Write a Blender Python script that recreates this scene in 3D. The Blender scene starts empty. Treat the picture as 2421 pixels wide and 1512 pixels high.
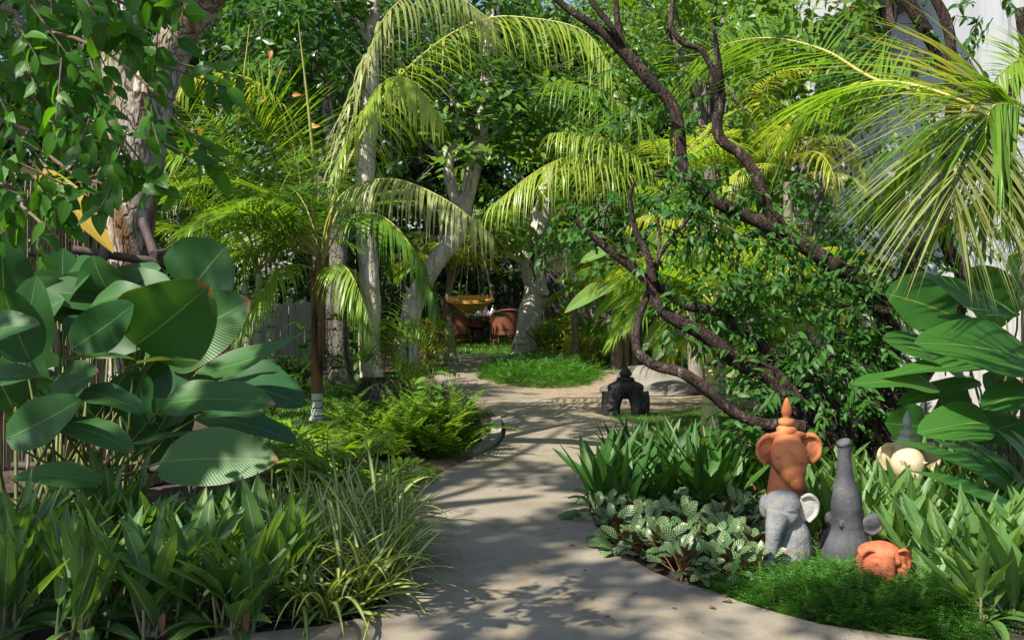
import bpy, math, random
import numpy as np
from mathutils import Vector, Matrix
# ---------------------------------------------------------------- camera, light, exposure
SC = bpy.context.scene
COL = SC.collection
FPX, CX, HY, EYE = 2286.0, 1210.5, 678.0, 1.5      # photo measured on a 2421 px wide copy
cam = bpy.data.cameras.new('camera')
cam.lens = 36.0 * FPX / 2421.0
cam.sensor_width = 36.0
cam.shift_y = -(756.0 - HY) / 2421.0
cam.clip_start, cam.clip_end = 0.1, 600.0
cam.dof.use_dof = True
cam.dof.focus_distance = 8.0
cam.dof.aperture_fstop = 11.0
camo = bpy.data.objects.new('camera', cam)
camo.location = (0, 0, EYE)
camo.rotation_euler = (math.pi / 2, 0, 0)
COL.objects.link(camo)
SC.camera = camo

SUN = Vector((-0.47, -0.44, 0.77)).normalized()     # towards the sun: high, from the left and a little behind the camera
sl = bpy.data.lights.new('sun', 'SUN')
sl.energy = 5.0
sl.angle = math.radians(0.5)
sl.color = (1.0, 0.94, 0.82)
so = bpy.data.objects.new('sun', sl)
so.rotation_euler = SUN.to_track_quat('Z', 'Y').to_euler()
COL.objects.link(so)
wd = bpy.data.worlds.new('World')
SC.world = wd
wd.use_nodes = True
wn = wd.node_tree
sky = wn.nodes.new('ShaderNodeTexSky')
sky.sky_type = 'NISHITA'
sky.sun_disc = False
sky.sun_elevation = math.asin(SUN.z)
sky.sun_rotation = math.atan2(SUN.x, SUN.y)
wn.links.new(sky.outputs[0], wn.nodes['Background'].inputs[0])
wn.nodes['Background'].inputs[1].default_value = 0.09
SC.view_settings.view_transform = 'Standard'
SC.view_settings.look = 'None'
SC.view_settings.exposure = 1.0
SC.view_settings.gamma = 1.0
SC.cycles.max_bounces = 7
SC.cycles.transmission_bounces = 5
SC.cycles.diffuse_bounces = 4
SC.cycles.glossy_bounces = 2
SC.cycles.use_denoising = True
SC.cycles.sample_clamp_indirect = 6.0

PI = math.pi
def W3(px, py, Y):
    return np.array([(px - CX) / FPX * Y, Y, EYE + (HY - py) / FPX * Y])
def GY(py):
    return FPX * EYE / (py - HY)
def G3(px, py, z=0.0):
    Y = FPX * (EYE - z) / (py - HY)
    return np.array([(px - CX) / FPX * Y, Y, z])
def RNG(s):
    return np.random.default_rng(s)
def unit(a):
    a = np.asarray(a, float)
    return a / np.maximum(np.linalg.norm(a, axis=-1, keepdims=True), 1e-9)
def smooth_path(pts, n=40):
    p = np.asarray(pts, float)
    if len(p) == 2:
        t = np.linspace(0, 1, n)[:, None]
        return p[0] * (1 - t) + p[1] * t
    q = np.vstack([2 * p[0] - p[1], p, 2 * p[-1] - p[-2]])
    seg = np.linalg.norm(np.diff(p, axis=0), axis=1)
    cs = np.concatenate([[0], np.cumsum(seg)])
    out = []
    for s in np.linspace(0, cs[-1], n):
        i = min(max(np.searchsorted(cs, s, side='right') - 1, 0), len(p) - 2)
        t = (s - cs[i]) / max(seg[i], 1e-9)
        a, b, c, d = q[i], q[i + 1], q[i + 2], q[i + 3]
        out.append(0.5 * (2 * b + (c - a) * t + (2 * a - 5 * b + 4 * c - d) * t ** 2 + (3 * b - a - 3 * c + d) * t ** 3))
    return np.array(out)

# ---------------------------------------------------------------- mesh building
class MB:
    def __init__(s):
        s.v, s.uv, s.r, s.f, s.m, s.n = [], [], [], [], [], 0
    def add(s, V, F, uv=None, r=None, mi=0):
        V = np.asarray(V, float).reshape(-1, 3)
        F = np.asarray(F, int)
        k = len(V)
        s.v.append(V)
        s.uv.append(np.zeros((k, 2)) if uv is None else np.asarray(uv, float).reshape(-1, 2))
        s.r.append(np.full(k, 0.5) if r is None else np.broadcast_to(np.asarray(r, float), (k,)))
        s.f.append(F + s.n)
        s.m.append(np.full(len(F), mi))
        s.n += k
    def mesh(s, name, mats, smooth=True):
        me = bpy.data.meshes.new(name)
        V = np.vstack(s.v); UV = np.vstack(s.uv); R = np.concatenate(s.r)
        lt = np.concatenate([np.full(len(f), f.shape[1]) for f in s.f])
        lv = np.concatenate([f.ravel() for f in s.f])
        me.vertices.add(len(V)); me.vertices.foreach_set('co', V.astype(np.float32).ravel())
        me.loops.add(len(lv)); me.loops.foreach_set('vertex_index', lv.astype(np.int32))
        me.polygons.add(len(lt))
        me.polygons.foreach_set('loop_start', np.concatenate([[0], np.cumsum(lt)[:-1]]).astype(np.int32))
        me.polygons.foreach_set('material_index', np.concatenate(s.m).astype(np.int32))
        me.polygons.foreach_set('use_smooth', np.full(len(lt), bool(smooth)))
        ul = me.uv_layers.new(name='UVMap')
        ul.data.foreach_set('uv', UV[lv].astype(np.float32).ravel())
        at = me.attributes.new('rnd', 'FLOAT', 'POINT')
        at.data.foreach_set('value', R.astype(np.float32))
        for m in (mats if isinstance(mats, (list, tuple)) else [mats]):
            me.materials.append(m)
        me.update(calc_edges=True)
        return me
    def build(s, name, mats, parent=None, smooth=True):
        return link(name, s.mesh(name, mats, smooth), parent)
def link(name, me, parent=None):
    o = bpy.data.objects.new(name, me)
    COL.objects.link(o)
    if parent is not None:
        o.parent = parent
        o.matrix_parent_inverse = Matrix.Translation(-Vector(parent.location)) if parent.get('_w') else Matrix()
    return o
def tag(o, label, cat, group=None):
    o['label'] = label; o['category'] = cat
    if group: o['group'] = group
    return o
def kind(o, k):
    o['kind'] = k
    return o
def root(name, loc, label, cat, group=None):
    """an Empty at the thing's base; its parts are built in world coordinates"""
    o = bpy.data.objects.new(name, None)
    o.location = tuple(float(c) for c in loc)
    o.empty_display_size = 0.1
    COL.objects.link(o)
    o['_w'] = 1
    return tag(o, label, cat, group)
def dup(r, loc, rz=0.0, s=1.0, label=None):
    c = r.copy(); COL.objects.link(c)
    c.location = tuple(float(x) for x in loc); c.rotation_euler = (0, 0, rz); c.scale = (s, s, s)
    if label: c['label'] = label
    for ch in list(r.children):
        k = ch.copy(); COL.objects.link(k); k.parent = c; k.matrix_parent_inverse = ch.matrix_parent_inverse.copy()
        for g in ch.children:
            e = g.copy(); COL.objects.link(e); e.parent = k
    return c

def tube(mb, pts, rad, ns=8, n=24, mi=0, rough=0.0, seed=0, r=None, cap=True, straight=False):
    P = np.asarray(pts, float) if straight else smooth_path(pts, n)
    n = len(P)
    rr = np.interp(np.linspace(0, 1, n), np.linspace(0, 1, len(rad)), rad)
    T = unit(np.gradient(P, axis=0))
    a = np.array([0, 0, 1.0]) if abs(T[0][2]) < 0.9 else np.array([1.0, 0, 0])
    N = unit(np.cross(T[0], a))
    V, UV = [], []
    th = np.linspace(0, 2 * PI, ns, endpoint=False)
    g = RNG(seed)
    k1, k2 = g.uniform(0, 6, 2)
    s = np.concatenate([[0], np.cumsum(np.linalg.norm(np.diff(P, axis=0), axis=1))])
    for i in range(n):
        N = unit(N - T[i] * np.dot(N, T[i]))
        Bn = np.cross(T[i], N)
        w = 1 + rough * (0.6 * np.sin(2 * th + k1 + s[i] * 5) + 0.5 * np.sin(3 * th + k2 - s[i] * 9) + g.uniform(-.5, .5, ns))
        V.append(P[i] + rr[i] * w[:, None] * (np.cos(th)[:, None] * N + np.sin(th)[:, None] * Bn))
        UV.append(np.stack([np.arange(ns) / ns, np.full(ns, i / (n - 1))], 1))
    V = np.vstack(V)
    i, j = np.meshgrid(np.arange(n - 1), np.arange(ns), indexing='ij')
    F = np.stack([i * ns + j, i * ns + (j + 1) % ns, (i + 1) * ns + (j + 1) % ns, (i + 1) * ns + j], -1).reshape(-1, 4)
    mb.add(V, F, np.vstack(UV), r, mi)
    if cap:
        for (e, idx) in ((0, 0), (n - 1, (n - 1) * ns)):
            ring = V[idx:idx + ns]
            c = P[e]
            fs = np.array([[k, (k + 1) % ns, ns] for k in range(ns)])
            if e == 0: fs = fs[:, ::-1]
            mb.add(np.vstack([ring, c]), fs, np.tile([[0.5, e / (n - 1)]], (ns + 1, 1)), r, mi)
def sticks(mb, A, B, r0, r1, ns=4, mi=0, r=None):
    A, B = np.asarray(A, float), np.asarray(B, float)
    N = len(A)
    T = unit(B - A)
    a = np.where(np.abs(T[:, 2:3]) < 0.9, [[0, 0, 1.0]], [[1.0, 0, 0]])
    X = unit(np.cross(T, a)); Y = np.cross(T, X)
    th = np.linspace(0, 2 * PI, ns, endpoint=False)
    ring = np.cos(th)[None, :, None] * X[:, None] + np.sin(th)[None, :, None] * Y[:, None]
    r0 = np.broadcast_to(r0, (N,))[:, None, None]; r1 = np.broadcast_to(r1, (N,))[:, None, None]
    V = np.concatenate([A[:, None] + ring * r0, B[:, None] + ring * r1], 1)
    j = np.arange(ns)
    f = np.stack([j, (j + 1) % ns, ns + (j + 1) % ns, ns + j], 1)
    F = (f[None] + (np.arange(N) * 2 * ns)[:, None, None]).reshape(-1, 4)
    rr = None if r is None else np.repeat(np.broadcast_to(r, (N,)), 2 * ns)
    uv = np.tile(np.concatenate([np.stack([j / ns, 0 * j], 1), np.stack([j / ns, 0 * j + 1], 1)]), (N, 1))
    mb.add(V, F, uv, rr, mi)
def box(mb, c, s, rz=0.0, mi=0, rot=None):
    x, y, z = np.array(s) / 2
    V = np.array([[-x, -y, -z], [x, -y, -z], [x, y, -z], [-x, y, -z], [-x, -y, z], [x, -y, z], [x, y, z], [-x, y, z]])
    M = np.array(rot) if rot is not None else np.array([[math.cos(rz), -math.sin(rz), 0], [math.sin(rz), math.cos(rz), 0], [0, 0, 1]])
    F = [[0, 3, 2, 1], [4, 5, 6, 7], [0, 1, 5, 4], [1, 2, 6, 5], [2, 3, 7, 6], [3, 0, 4, 7]]
    mb.add(V @ M.T + np.asarray(c), F, None, None, mi)
def lathe(mb, c, prof, ns=32, mi=0, wob=0.0, seed=0):
    p = np.asarray(prof, float)
    th = np.linspace(0, 2 * PI, ns, endpoint=False)
    g = RNG(seed)
    V = np.stack([np.outer(p[:, 0], np.cos(th)), np.outer(p[:, 0], np.sin(th)), np.outer(p[:, 1], np.ones(ns))], -1)
    if wob: V = V * (1 + wob * np.sin(3 * th + g.uniform(0, 6))[None, :, None] * np.array([1, 1, 0]))
    n = len(p)
    i, j = np.meshgrid(np.arange(n - 1), np.arange(ns), indexing='ij')
    F = np.stack([i * ns + j, i * ns + (j + 1) % ns, (i + 1) * ns + (j + 1) % ns, (i + 1) * ns + j], -1).reshape(-1, 4)
    uv = np.stack([np.tile(np.arange(ns) / ns, n), np.repeat(np.linspace(0, 1, n), ns)], 1)
    mb.add(V.reshape(-1, 3) + np.asarray(c), F, uv, None, mi)
PROF = {
    'lance': lambda t: np.sin(PI * np.clip(t, 0, 1) ** 0.75) ** 0.9,
    'ovate': lambda t: np.sin(PI * t ** 0.62) ** 0.75,
    'obov': lambda t: np.sin(PI * t ** 1.5) ** 0.8,
    'strap': lambda t: np.minimum(1, (t * 6 + .45)) * np.clip((1 - t) * 2.2, 0, 1) ** 0.7,
    'blade': lambda t: (0.55 + 0.45 * np.sin(PI * np.clip(t * 1.3, 0, 1))) * np.clip(1 - t, 0, 1) ** 0.6,
    'pinna': lambda t: np.clip(1.0 - t, 0, 1) ** 0.5 * np.minimum(1, t * 8 + .4),
    'big': lambda t: np.sin(PI * np.clip(t, 0, 1) ** 0.72) ** 0.58,
    'round': lambda t: np.sin(PI * np.clip(t, 0, 1) ** 0.85) ** 0.5,
}
def leaves(mb, P, D, U, L, W, droop=0.4, prof='lance', ns=4, nc=2, fold=0.15, wave=0.0, rnd=None, mi=0, twist=0.0, pw=1.0, seed=0):
    P = np.asarray(P, float).reshape(-1, 3); N = len(P)
    if N == 0: return
    D = unit(np.broadcast_to(D, (N, 3))); U = np.broadcast_to(U, (N, 3))
    U = unit(U - D * (U * D).sum(1, keepdims=True))
    S = np.cross(D, U)
    tw = np.broadcast_to(twist, (N,))[:, None]
    L = np.broadcast_to(L, (N,)).astype(float); W = np.broadcast_to(W, (N,)).astype(float)
    dr = np.broadcast_to(droop, (N,)).astype(float)
    t = np.linspace(0, 1, ns + 1)
    tm = (t[1:] + t[:-1]) / 2
    am = dr[:, None] * tm[None] ** pw
    dm = np.cos(am)[..., None] * D[:, None] - np.sin(am)[..., None] * U[:, None]
    C = np.concatenate([np.zeros((N, 1, 3)), np.cumsum(dm, 1)], 1) * (L / ns)[:, None, None] + P[:, None]
    an = dr[:, None] * t[None] ** pw
    nr = np.cos(an)[..., None] * U[:, None] + np.sin(an)[..., None] * D[:, None]
    SS = np.broadcast_to(S[:, None], nr.shape)
    if np.any(tw):
        a = tw * t[None]
        SS, nr = np.cos(a)[..., None] * SS + np.sin(a)[..., None] * nr, np.cos(a)[..., None] * nr - np.sin(a)[..., None] * SS
    w = np.maximum(PROF[prof](t), 0.03)[None] * W[:, None] / 2
    c = np.linspace(-1, 1, nc + 1)
    V = C[:, :, None] + SS[:, :, None] * (c[None, None, :, None] * w[:, :, None, None]) \
        + nr[:, :, None] * (fold * np.abs(c)[None, None, :, None] * w[:, :, None, None])
    if wave:
        g = RNG(seed + 7)
        ph = g.uniform(0, 6.28, (N, 1, 1)); k = g.uniform(5, 11, (N, 1, 1))
        V = V + nr[:, :, None] * (wave * w[:, :, None] * np.sin(k * t[None, :, None] + ph + np.sign(c)[None, None] * 1.3) * (c ** 2)[None, None])[..., None]
    if rnd is None: rnd = RNG(seed + 1).uniform(0, 1, N)
    m = nc + 1
    i, j = np.meshgrid(np.arange(ns), np.arange(nc), indexing='ij')
    f = np.stack([i * m + j, i * m + j + 1, (i + 1) * m + j + 1, (i + 1) * m + j], -1).reshape(-1, 4)
    F = (f[None] + (np.arange(N) * (ns + 1) * m)[:, None, None]).reshape(-1, 4)
    uv = np.stack(np.broadcast_arrays(((c + 1) / 2)[None, :], t[:, None]), -1).reshape(-1, 2)
    mb.add(V, F, np.tile(uv, (N, 1)), np.repeat(np.broadcast_to(rnd, (N,)), (ns + 1) * m), mi)
def gravU(D, g=None):
    D = unit(D)
    z = np.array([0, 0, 1.0])
    U = z - D * D[..., 2:3]
    bad = np.linalg.norm(U, axis=-1) < 0.15
    if np.any(bad):
        U[bad] = [0.4, -1, 0.2]
    return unit(U)
def frond(mb, ctrl, n=40, L=0.6, W=0.03, a0=75, a1=28, dr=0.5, up=(0, 0, 1), ns=4, gap=0.15, r0=0.015, lift=0.15, prof='blade', pw=.8,
          mi=0, mir=1, seed=0, base=0.55, tip=0.3, fold=0.3, nc=1, jit=0.12, samples=40, peak=0.35):
    g = RNG(seed)
    C = smooth_path(ctrl, samples)
    T = unit(np.gradient(C, axis=0))
    s = np.linspace(gap, 0.995, n)
    u = s * (samples - 1)
    P = np.stack([np.interp(u, np.arange(samples), C[:, k]) for k in range(3)], 1)
    TT = unit(np.stack([np.interp(u, np.arange(samples), T[:, k]) for k in range(3)], 1))
    UP = np.broadcast_to(np.asarray(up, float), (n, 3))
    UP = unit(UP - TT * (UP * TT).sum(1, keepdims=True))
    S = np.cross(TT, UP)
    q = (s - gap) / (1 - gap)
    ln = np.where(q < peak, base + (1 - base) * np.sin(q / peak * PI / 2), tip + (1 - tip) * np.cos((q - peak) / (1 - peak) * PI / 2) ** 0.8)
    for sg in (-1, 1):
        a = np.radians(a0 + (a1 - a0) * q + g.normal(0, 4, n))[:, None]
        D = unit(np.cos(a) * TT + np.sin(a) * S * sg + lift * UP + g.normal(0, jit, (n, 3)) * 0.6)
        U = gravU(D)
        ang = np.arccos(np.clip(-D[:, 2], -1, 1))
        leaves(mb, P + g.normal(0, .003, (n, 3)), D, U, L * ln * g.uniform(.88, 1.08, n), W * (0.6 + 0.4 * ln), dr * ang * g.uniform(.75, 1.2, n), prof, ns, nc, fold,
               rnd=g.uniform(0, 1, n), mi=mi, twist=g.normal(0, .25, n), pw=pw, seed=seed)
    tube(mb, C, [r0, r0 * .7, r0 * .15], 5, samples, mir, straight=True)

# ---------------------------------------------------------------- materials
def nmat(name):
    m = bpy.data.materials.new(name); m.use_nodes = True
    return m, m.node_tree.nodes, m.node_tree.links, m.node_tree.nodes['Principled BSDF']
class NT:
    def __init__(s, nodes, links): s.n, s.l = nodes, links
    def inp(s, sock, v):
        if hasattr(v, 'is_output') or hasattr(v, 'links'): s.l.new(v, sock)
        else: sock.default_value = v
    def math(s, op, a, b=0.0, c=None, clamp=False):
        k = s.n.new('ShaderNodeMath'); k.operation = op; k.use_clamp = clamp
        s.inp(k.inputs[0], a); s.inp(k.inputs[1], b)
        if c is not None: s.inp(k.inputs[2], c)
        return k.outputs[0]
    def mix(s, f, a, b, mode='MIX'):
        k = s.n.new('ShaderNodeMix'); k.data_type = 'RGBA'; k.blend_type = mode
        s.inp(k.inputs[0], f)
        s.inp(k.inputs[6], a if hasattr(a, 'links') else tuple(a) + (1,) if len(a) == 3 else a)
        s.inp(k.inputs[7], b if hasattr(b, 'links') else tuple(b) + (1,) if len(b) == 3 else b)
        return k.outputs[2]
    def noise(s, scale, detail=4, rough=.55, vec=None, dist=0.0):
        k = s.n.new('ShaderNodeTexNoise'); k.inputs['Scale'].default_value = scale
        k.inputs['Detail'].default_value = detail; k.inputs['Roughness'].default_value = rough; k.inputs['Distortion'].default_value = dist
        if vec is not None: s.l.new(vec, k.inputs['Vector'])
        return k.outputs['Fac']
    def mapr(s, v, a, b, c=0.0, d=1.0, smooth=False):
        k = s.n.new('ShaderNodeMapRange')
        if smooth: k.interpolation_type = 'SMOOTHSTEP'
        s.inp(k.inputs[0], v)
        for i, x in enumerate((a, b, c, d)): k.inputs[1 + i].default_value = x
        return k.outputs[0]
    def coord(s, which='Object', scale=None, rot=None):
        k = s.n.new('ShaderNodeTexCoord')
        o = k.outputs[which]
        if scale is not None or rot is not None:
            m = s.n.new('ShaderNodeMapping')
            if scale is not None: m.inputs['Scale'].default_value = scale
            if rot is not None: m.inputs['Rotation'].default_value = rot
            s.l.new(o, m.inputs[0]); o = m.outputs[0]
        return o
    def bump(s, h, strength=.4, dist=.01):
        k = s.n.new('ShaderNodeBump'); k.inputs['Strength'].default_value = strength; k.inputs['Distance'].default_value = dist
        s.l.new(h, k.inputs['Height'])
        return k.outputs[0]
def leafmat(name, c1, c2, trans=.35, mid=None, midw=.06, vf=0, vk=.3, va=.35, rough=.38, under=None, pattern=None, dead=None, spec=.32, tcol=(1.9, 1.75, .45)):
    gn = 1.0 if ('golden' in name or 'lime' in name or 'yellow' in name or 'orange' in name or name in ('cream_striped_leaf', 'peacock_leaf', 'withered_leaf')) else 1.22
    c1, c2 = tuple(x * gn for x in c1), tuple(x * gn for x in c2)
    m, nd, lk, bs = nmat(name)
    T = NT(nd, lk)
    at = nd.new('ShaderNodeAttribute'); at.attribute_name = 'rnd'
    rnd = at.outputs['Fac']
    sp = nd.new('ShaderNodeSeparateXYZ'); lk.new(T.coord('UV'), sp.inputs[0])
    u, v = sp.outputs[0], sp.outputs[1]
    a = T.math('MULTIPLY', T.math('ABSOLUTE', T.math('SUBTRACT', u, .5)), 2.0)
    nz = T.noise(9.0, 3)
    c = T.mix(T.math('ADD', T.math('MULTIPLY', rnd, .75), T.math('MULTIPLY', nz, .25)), c1, c2)
    hgt = None
    if vf:
        w = T.math('SINE', T.math('MULTIPLY', T.math('SUBTRACT', v, T.math('MULTIPLY', a, vk)), vf * 6.283))
        st = T.mapr(w, .2, 1.0)
        c = T.mix(T.math('MULTIPLY', st, va), c, (c1[0] * .5, c1[1] * .55, c1[2] * .5))
        hgt = w
    if pattern == 'calathea':
        w = T.math('SINE', T.math('MULTIPLY', T.math('SUBTRACT', v, T.math('MULTIPLY', a, .22)), 6.5 * 6.283))
        fe = T.mapr(T.math('ADD', w, T.math('MULTIPLY', T.noise(40, 2), .5)), .2, .75)
        pale = T.mix(rnd, (.10, .17, .06), (.26, .33, .15))
        c = T.mix(fe, pale, (.018, .06, .022))
        c = T.mix(T.mapr(a, .80, .92), c, (.025, .085, .03))
    if pattern == 'stripe':
        e = T.mapr(T.math('ADD', a, T.math('MULTIPLY', T.math('SUBTRACT', T.noise(14, 2), .5), .25)), .5, .62)
        c = T.mix(e, T.mix(rnd, (.30, .36, .10), (.46, .48, .2)), c)
    if pattern == 'silver':
        b = T.mapr(T.math('ADD', T.noise(38, 4, .6), T.math('MULTIPLY', T.math('SUBTRACT', .55, a), .35)), .5, .62)
        c = T.mix(T.math('MULTIPLY', b, .5), c, (.13, .19, .11))
    if mid is not None:
        k = T.mapr(a, midw * .5, midw, 1.0, 0.0)
        c = T.mix(T.math('MULTIPLY', k, .85), c, mid)
    if dead is not None:
        e = T.math('MULTIPLY', T.mapr(T.math('ADD', T.math('MAXIMUM', v, T.math('MULTIPLY', a, .97)), T.math('MULTIPLY', T.math('SUBTRACT', T.noise(22, 3), .5), .14)), .93, .98),
                   T.mapr(rnd, 1 - dead, 1 - dead + .03))
        c = T.mix(e, c, (.24, .13, .06))
    if under is not None:
        gm = nd.new('ShaderNodeNewGeometry')
        c = T.mix(gm.outputs['Backfacing'], c, T.mix(.65, c, under))
    lk.new(c, bs.inputs['Base Color'])
    bs.inputs['Roughness'].default_value = rough
    bs.inputs['Specular IOR Level'].default_value = spec
    tr = nd.new('ShaderNodeBsdfTranslucent')
    lk.new(T.mix(1.0, c, tcol, 'MULTIPLY'), tr.inputs[0])
    if hgt is not None:
        bn = T.bump(hgt, .18, .003)
        lk.new(bn, bs.inputs['Normal'])
    mx = nd.new('ShaderNodeMixShader'); mx.inputs[0].default_value = trans
    lk.new(bs.outputs[0], mx.inputs[1]); lk.new(tr.outputs[0], mx.inputs[2])
    lk.new(mx.outputs[0], nd['Material Output'].inputs[0])
    return m
def solidmat(name, c1, c2=None, scale=8.0, rough=.7, bump=.3, bscale=40.0, bdist=.006, third=None, stretch=None, thr=(.35, .65), tscale=None, spec=.4, metal=0.0):
    m, nd, lk, bs = nmat(name)
    T = NT(nd, lk)
    co = T.coord('Object', stretch) if stretch else T.coord('Object')
    c = T.mix(T.mapr(T.noise(scale, 6, .6, co), thr[0], thr[1]), c1, c2 or c1)
    if third is not None:
        c = T.mix(T.mapr(T.noise(tscale or scale * .45, 5, .65, co, .6), .55, .66), c, third)
    lk.new(c, bs.inputs['Base Color'])
    bs.inputs['Roughness'].default_value = rough
    bs.inputs['Specular IOR Level'].default_value = spec
    bs.inputs['Metallic'].default_value = metal
    if bump:
        h = T.math('ADD', T.noise(bscale, 5, .65, co), T.math('MULTIPLY', T.noise(bscale * .2, 3, .5, co), 1.5))
        lk.new(T.bump(h, bump, bdist), bs.inputs['Normal'])
    return m
M = {}
# foliage
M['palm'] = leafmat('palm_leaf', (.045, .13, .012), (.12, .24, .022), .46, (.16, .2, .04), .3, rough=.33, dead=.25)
M['palm_sun'] = leafmat('sunlit_palm_leaf', (.13, .23, .02), (.28, .36, .06), .44, (.26, .29, .07), .3, rough=.33, dead=.5)  # frond tone with the sunlight put into the leaf colour
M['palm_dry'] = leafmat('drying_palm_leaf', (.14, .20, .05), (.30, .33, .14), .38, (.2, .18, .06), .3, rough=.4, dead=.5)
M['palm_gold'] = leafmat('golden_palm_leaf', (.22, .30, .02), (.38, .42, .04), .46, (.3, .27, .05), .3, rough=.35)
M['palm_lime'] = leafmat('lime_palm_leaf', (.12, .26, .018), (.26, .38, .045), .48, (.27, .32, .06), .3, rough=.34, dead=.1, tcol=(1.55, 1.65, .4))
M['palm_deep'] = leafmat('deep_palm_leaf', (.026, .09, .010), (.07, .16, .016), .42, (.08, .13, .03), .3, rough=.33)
M['rachis'] = solidmat('palm_rachis', (.26, .27, .06), (.34, .3, .08), 14, .45, .1)
M['rachis_brown'] = solidmat('palm_rachis_brown', (.2, .16, .05), (.16, .1, .04), 14, .5, .1)
M['big'] = leafmat('cigar_leaf', (.022, .078, .026), (.05, .13, .026), .32, (.17, .25, .08), .03, 38, .2, .09, .42, (.11, .15, .075), dead=.7)
M['big2'] = leafmat('paddle_leaf', (.028, .10, .018), (.05, .15, .022), .38, (.2, .3, .08), .03, 38, .2, .10, .38, (.09, .15, .06), dead=.4)
M['banana'] = leafmat('banana_leaf', (.05, .13, .03), (.13, .24, .06), .4, (.3, .36, .14), .06, 30, .15, .25, .36, dead=.2)
M['stalk'] = solidmat('leaf_stalk', (.07, .1, .02), (.13, .14, .03), 10, .5, .1)
M['pstalk'] = solidmat('pale_stalk', (.13, .15, .07), (.24, .23, .14), 12, .55, .1)
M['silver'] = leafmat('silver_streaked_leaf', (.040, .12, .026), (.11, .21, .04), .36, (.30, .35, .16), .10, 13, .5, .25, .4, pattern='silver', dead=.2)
M['silver_lit'] = leafmat('sunlit_streaked_leaf', (.045, .13, .024), (.11, .21, .038), .34, (.22, .28, .12), .05, 13, .5, .2, .36, pattern='silver', dead=.15)  # slightly brighter copy of the silver leaf, lit tone in its colour
M['strapg'] = leafmat('dark_strap_leaf', (.020, .075, .012), (.05, .13, .018), .28, (.12, .16, .06), .05, 15, .5, .25, .33, dead=.3)
M['stripe'] = leafmat('cream_striped_leaf', (.04, .10, .02), (.07, .14, .03), .33, None, rough=.36, pattern='stripe')
M['calathea'] = leafmat('peacock_leaf', (.2, .3, .12), (.3, .4, .2), .25, (.03, .09, .03), .05, rough=.36, pattern='calathea', under=(.09, .02, .03), dead=.25, tcol=(1.5, 1.2, .5))
M['lime'] = leafmat('lime_split_leaf', (.10, .24, .015), (.24, .36, .02), .42, (.3, .4, .1), .06, rough=.36)
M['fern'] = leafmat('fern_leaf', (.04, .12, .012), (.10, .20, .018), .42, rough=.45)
M['fern_lit'] = leafmat('sunlit_fern_leaf', (.10, .21, .018), (.22, .31, .03), .44, rough=.42)  # fern leaf again, its sunlit look carried by a brighter colour
M['feather'] = leafmat('feathery_leaf', (.022, .095, .010), (.07, .18, .016), .35, rough=.5)
M['grass'] = leafmat('grass_blade', (.035, .12, .012), (.09, .21, .02), .38, rough=.5)
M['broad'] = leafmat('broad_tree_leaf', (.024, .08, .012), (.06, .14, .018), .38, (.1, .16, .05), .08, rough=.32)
M['broad_lit'] = leafmat('sunlit_tree_leaf', (.05, .13, .02), (.13, .22, .03), .42, (.14, .2, .06), .08, rough=.34)  # lit copy of the broad leaf, sunlight put into the colour
M['glossy'] = leafmat('glossy_leaf', (.018, .07, .012), (.045, .125, .018), .36, (.08, .15, .04), .06, rough=.3, spec=.4)
M['branchy'] = leafmat('winding_tree_leaf', (.018, .075, .014), (.048, .135, .022), .4, (.1, .18, .05), .06, rough=.44, spec=.25)
M['near'] = leafmat('fig_leaf', (.020, .09, .010), (.07, .19, .016), .46, (.12, .22, .05), .06, 10, .4, .15, .34)
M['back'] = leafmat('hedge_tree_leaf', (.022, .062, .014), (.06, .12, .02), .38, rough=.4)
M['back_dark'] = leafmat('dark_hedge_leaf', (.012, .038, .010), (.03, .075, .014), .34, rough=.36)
M['orange_leaf'] = leafmat('orange_leaf', (.4, .1, .02), (.45, .2, .03), .35, rough=.45)
M['brownleaf'] = leafmat('withered_leaf', (.12, .055, .03), (.2, .1, .05), .2, rough=.6)
# bark, wood, stone, ground
def barkmat(name, c1, c2, crack, streak, cell=16, zs=.5, sthr=(.54, .64), sscale=5, bd=.03, cf=.4):
    m, nd, lk, bs = nmat(name)
    T = NT(nd, lk)
    co = T.coord('Object', (1, 1, zs))
    ds = nd.new('ShaderNodeMix'); ds.data_type = 'VECTOR'; ds.inputs[0].default_value = .16
    nn = nd.new('ShaderNodeTexNoise'); nn.inputs['Scale'].default_value = 9; lk.new(co, nn.inputs['Vector'])
    lk.new(co, ds.inputs[4]); lk.new(nn.outputs['Color'], ds.inputs[5])
    vo = nd.new('ShaderNodeTexVoronoi'); vo.feature = 'DISTANCE_TO_EDGE'; vo.inputs['Scale'].default_value = cell
    lk.new(ds.outputs[1], vo.inputs['Vector'])
    e = T.mapr(T.math('ADD', vo.outputs['Distance'], T.math('MULTIPLY', T.math('SUBTRACT', T.noise(50, 3), .5), .08)), .0, .09)
    c = T.mix(T.mapr(T.noise(7, 5, .6, co), .35, .65), c1, c2)
    c = T.mix(T.mapr(T.noise(30, 4, .6, co), .55, .7), c, (c1[0] * .6, c1[1] * .6, c1[2] * .55))
    c = T.mix(T.mapr(T.noise(sscale, 5, .6, T.coord('Object', (1, 1, zs * .35)), .5), sthr[0], sthr[1]), c, streak)
    c = T.mix(T.math('MULTIPLY', T.math('MULTIPLY', T.math('SUBTRACT', 1.0, e), T.mapr(T.noise(4, 3, .6, co), .4, .6)), cf), c, crack)
    lk.new(c, bs.inputs['Base Color']); bs.inputs['Roughness'].default_value = .85; bs.inputs['Specular IOR Level'].default_value = .2
    lk.new(T.bump(T.math('ADD', e, T.math('MULTIPLY', T.noise(38, 4, .6, co), .8)), .9, bd), bs.inputs['Normal'])
    return m
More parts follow.
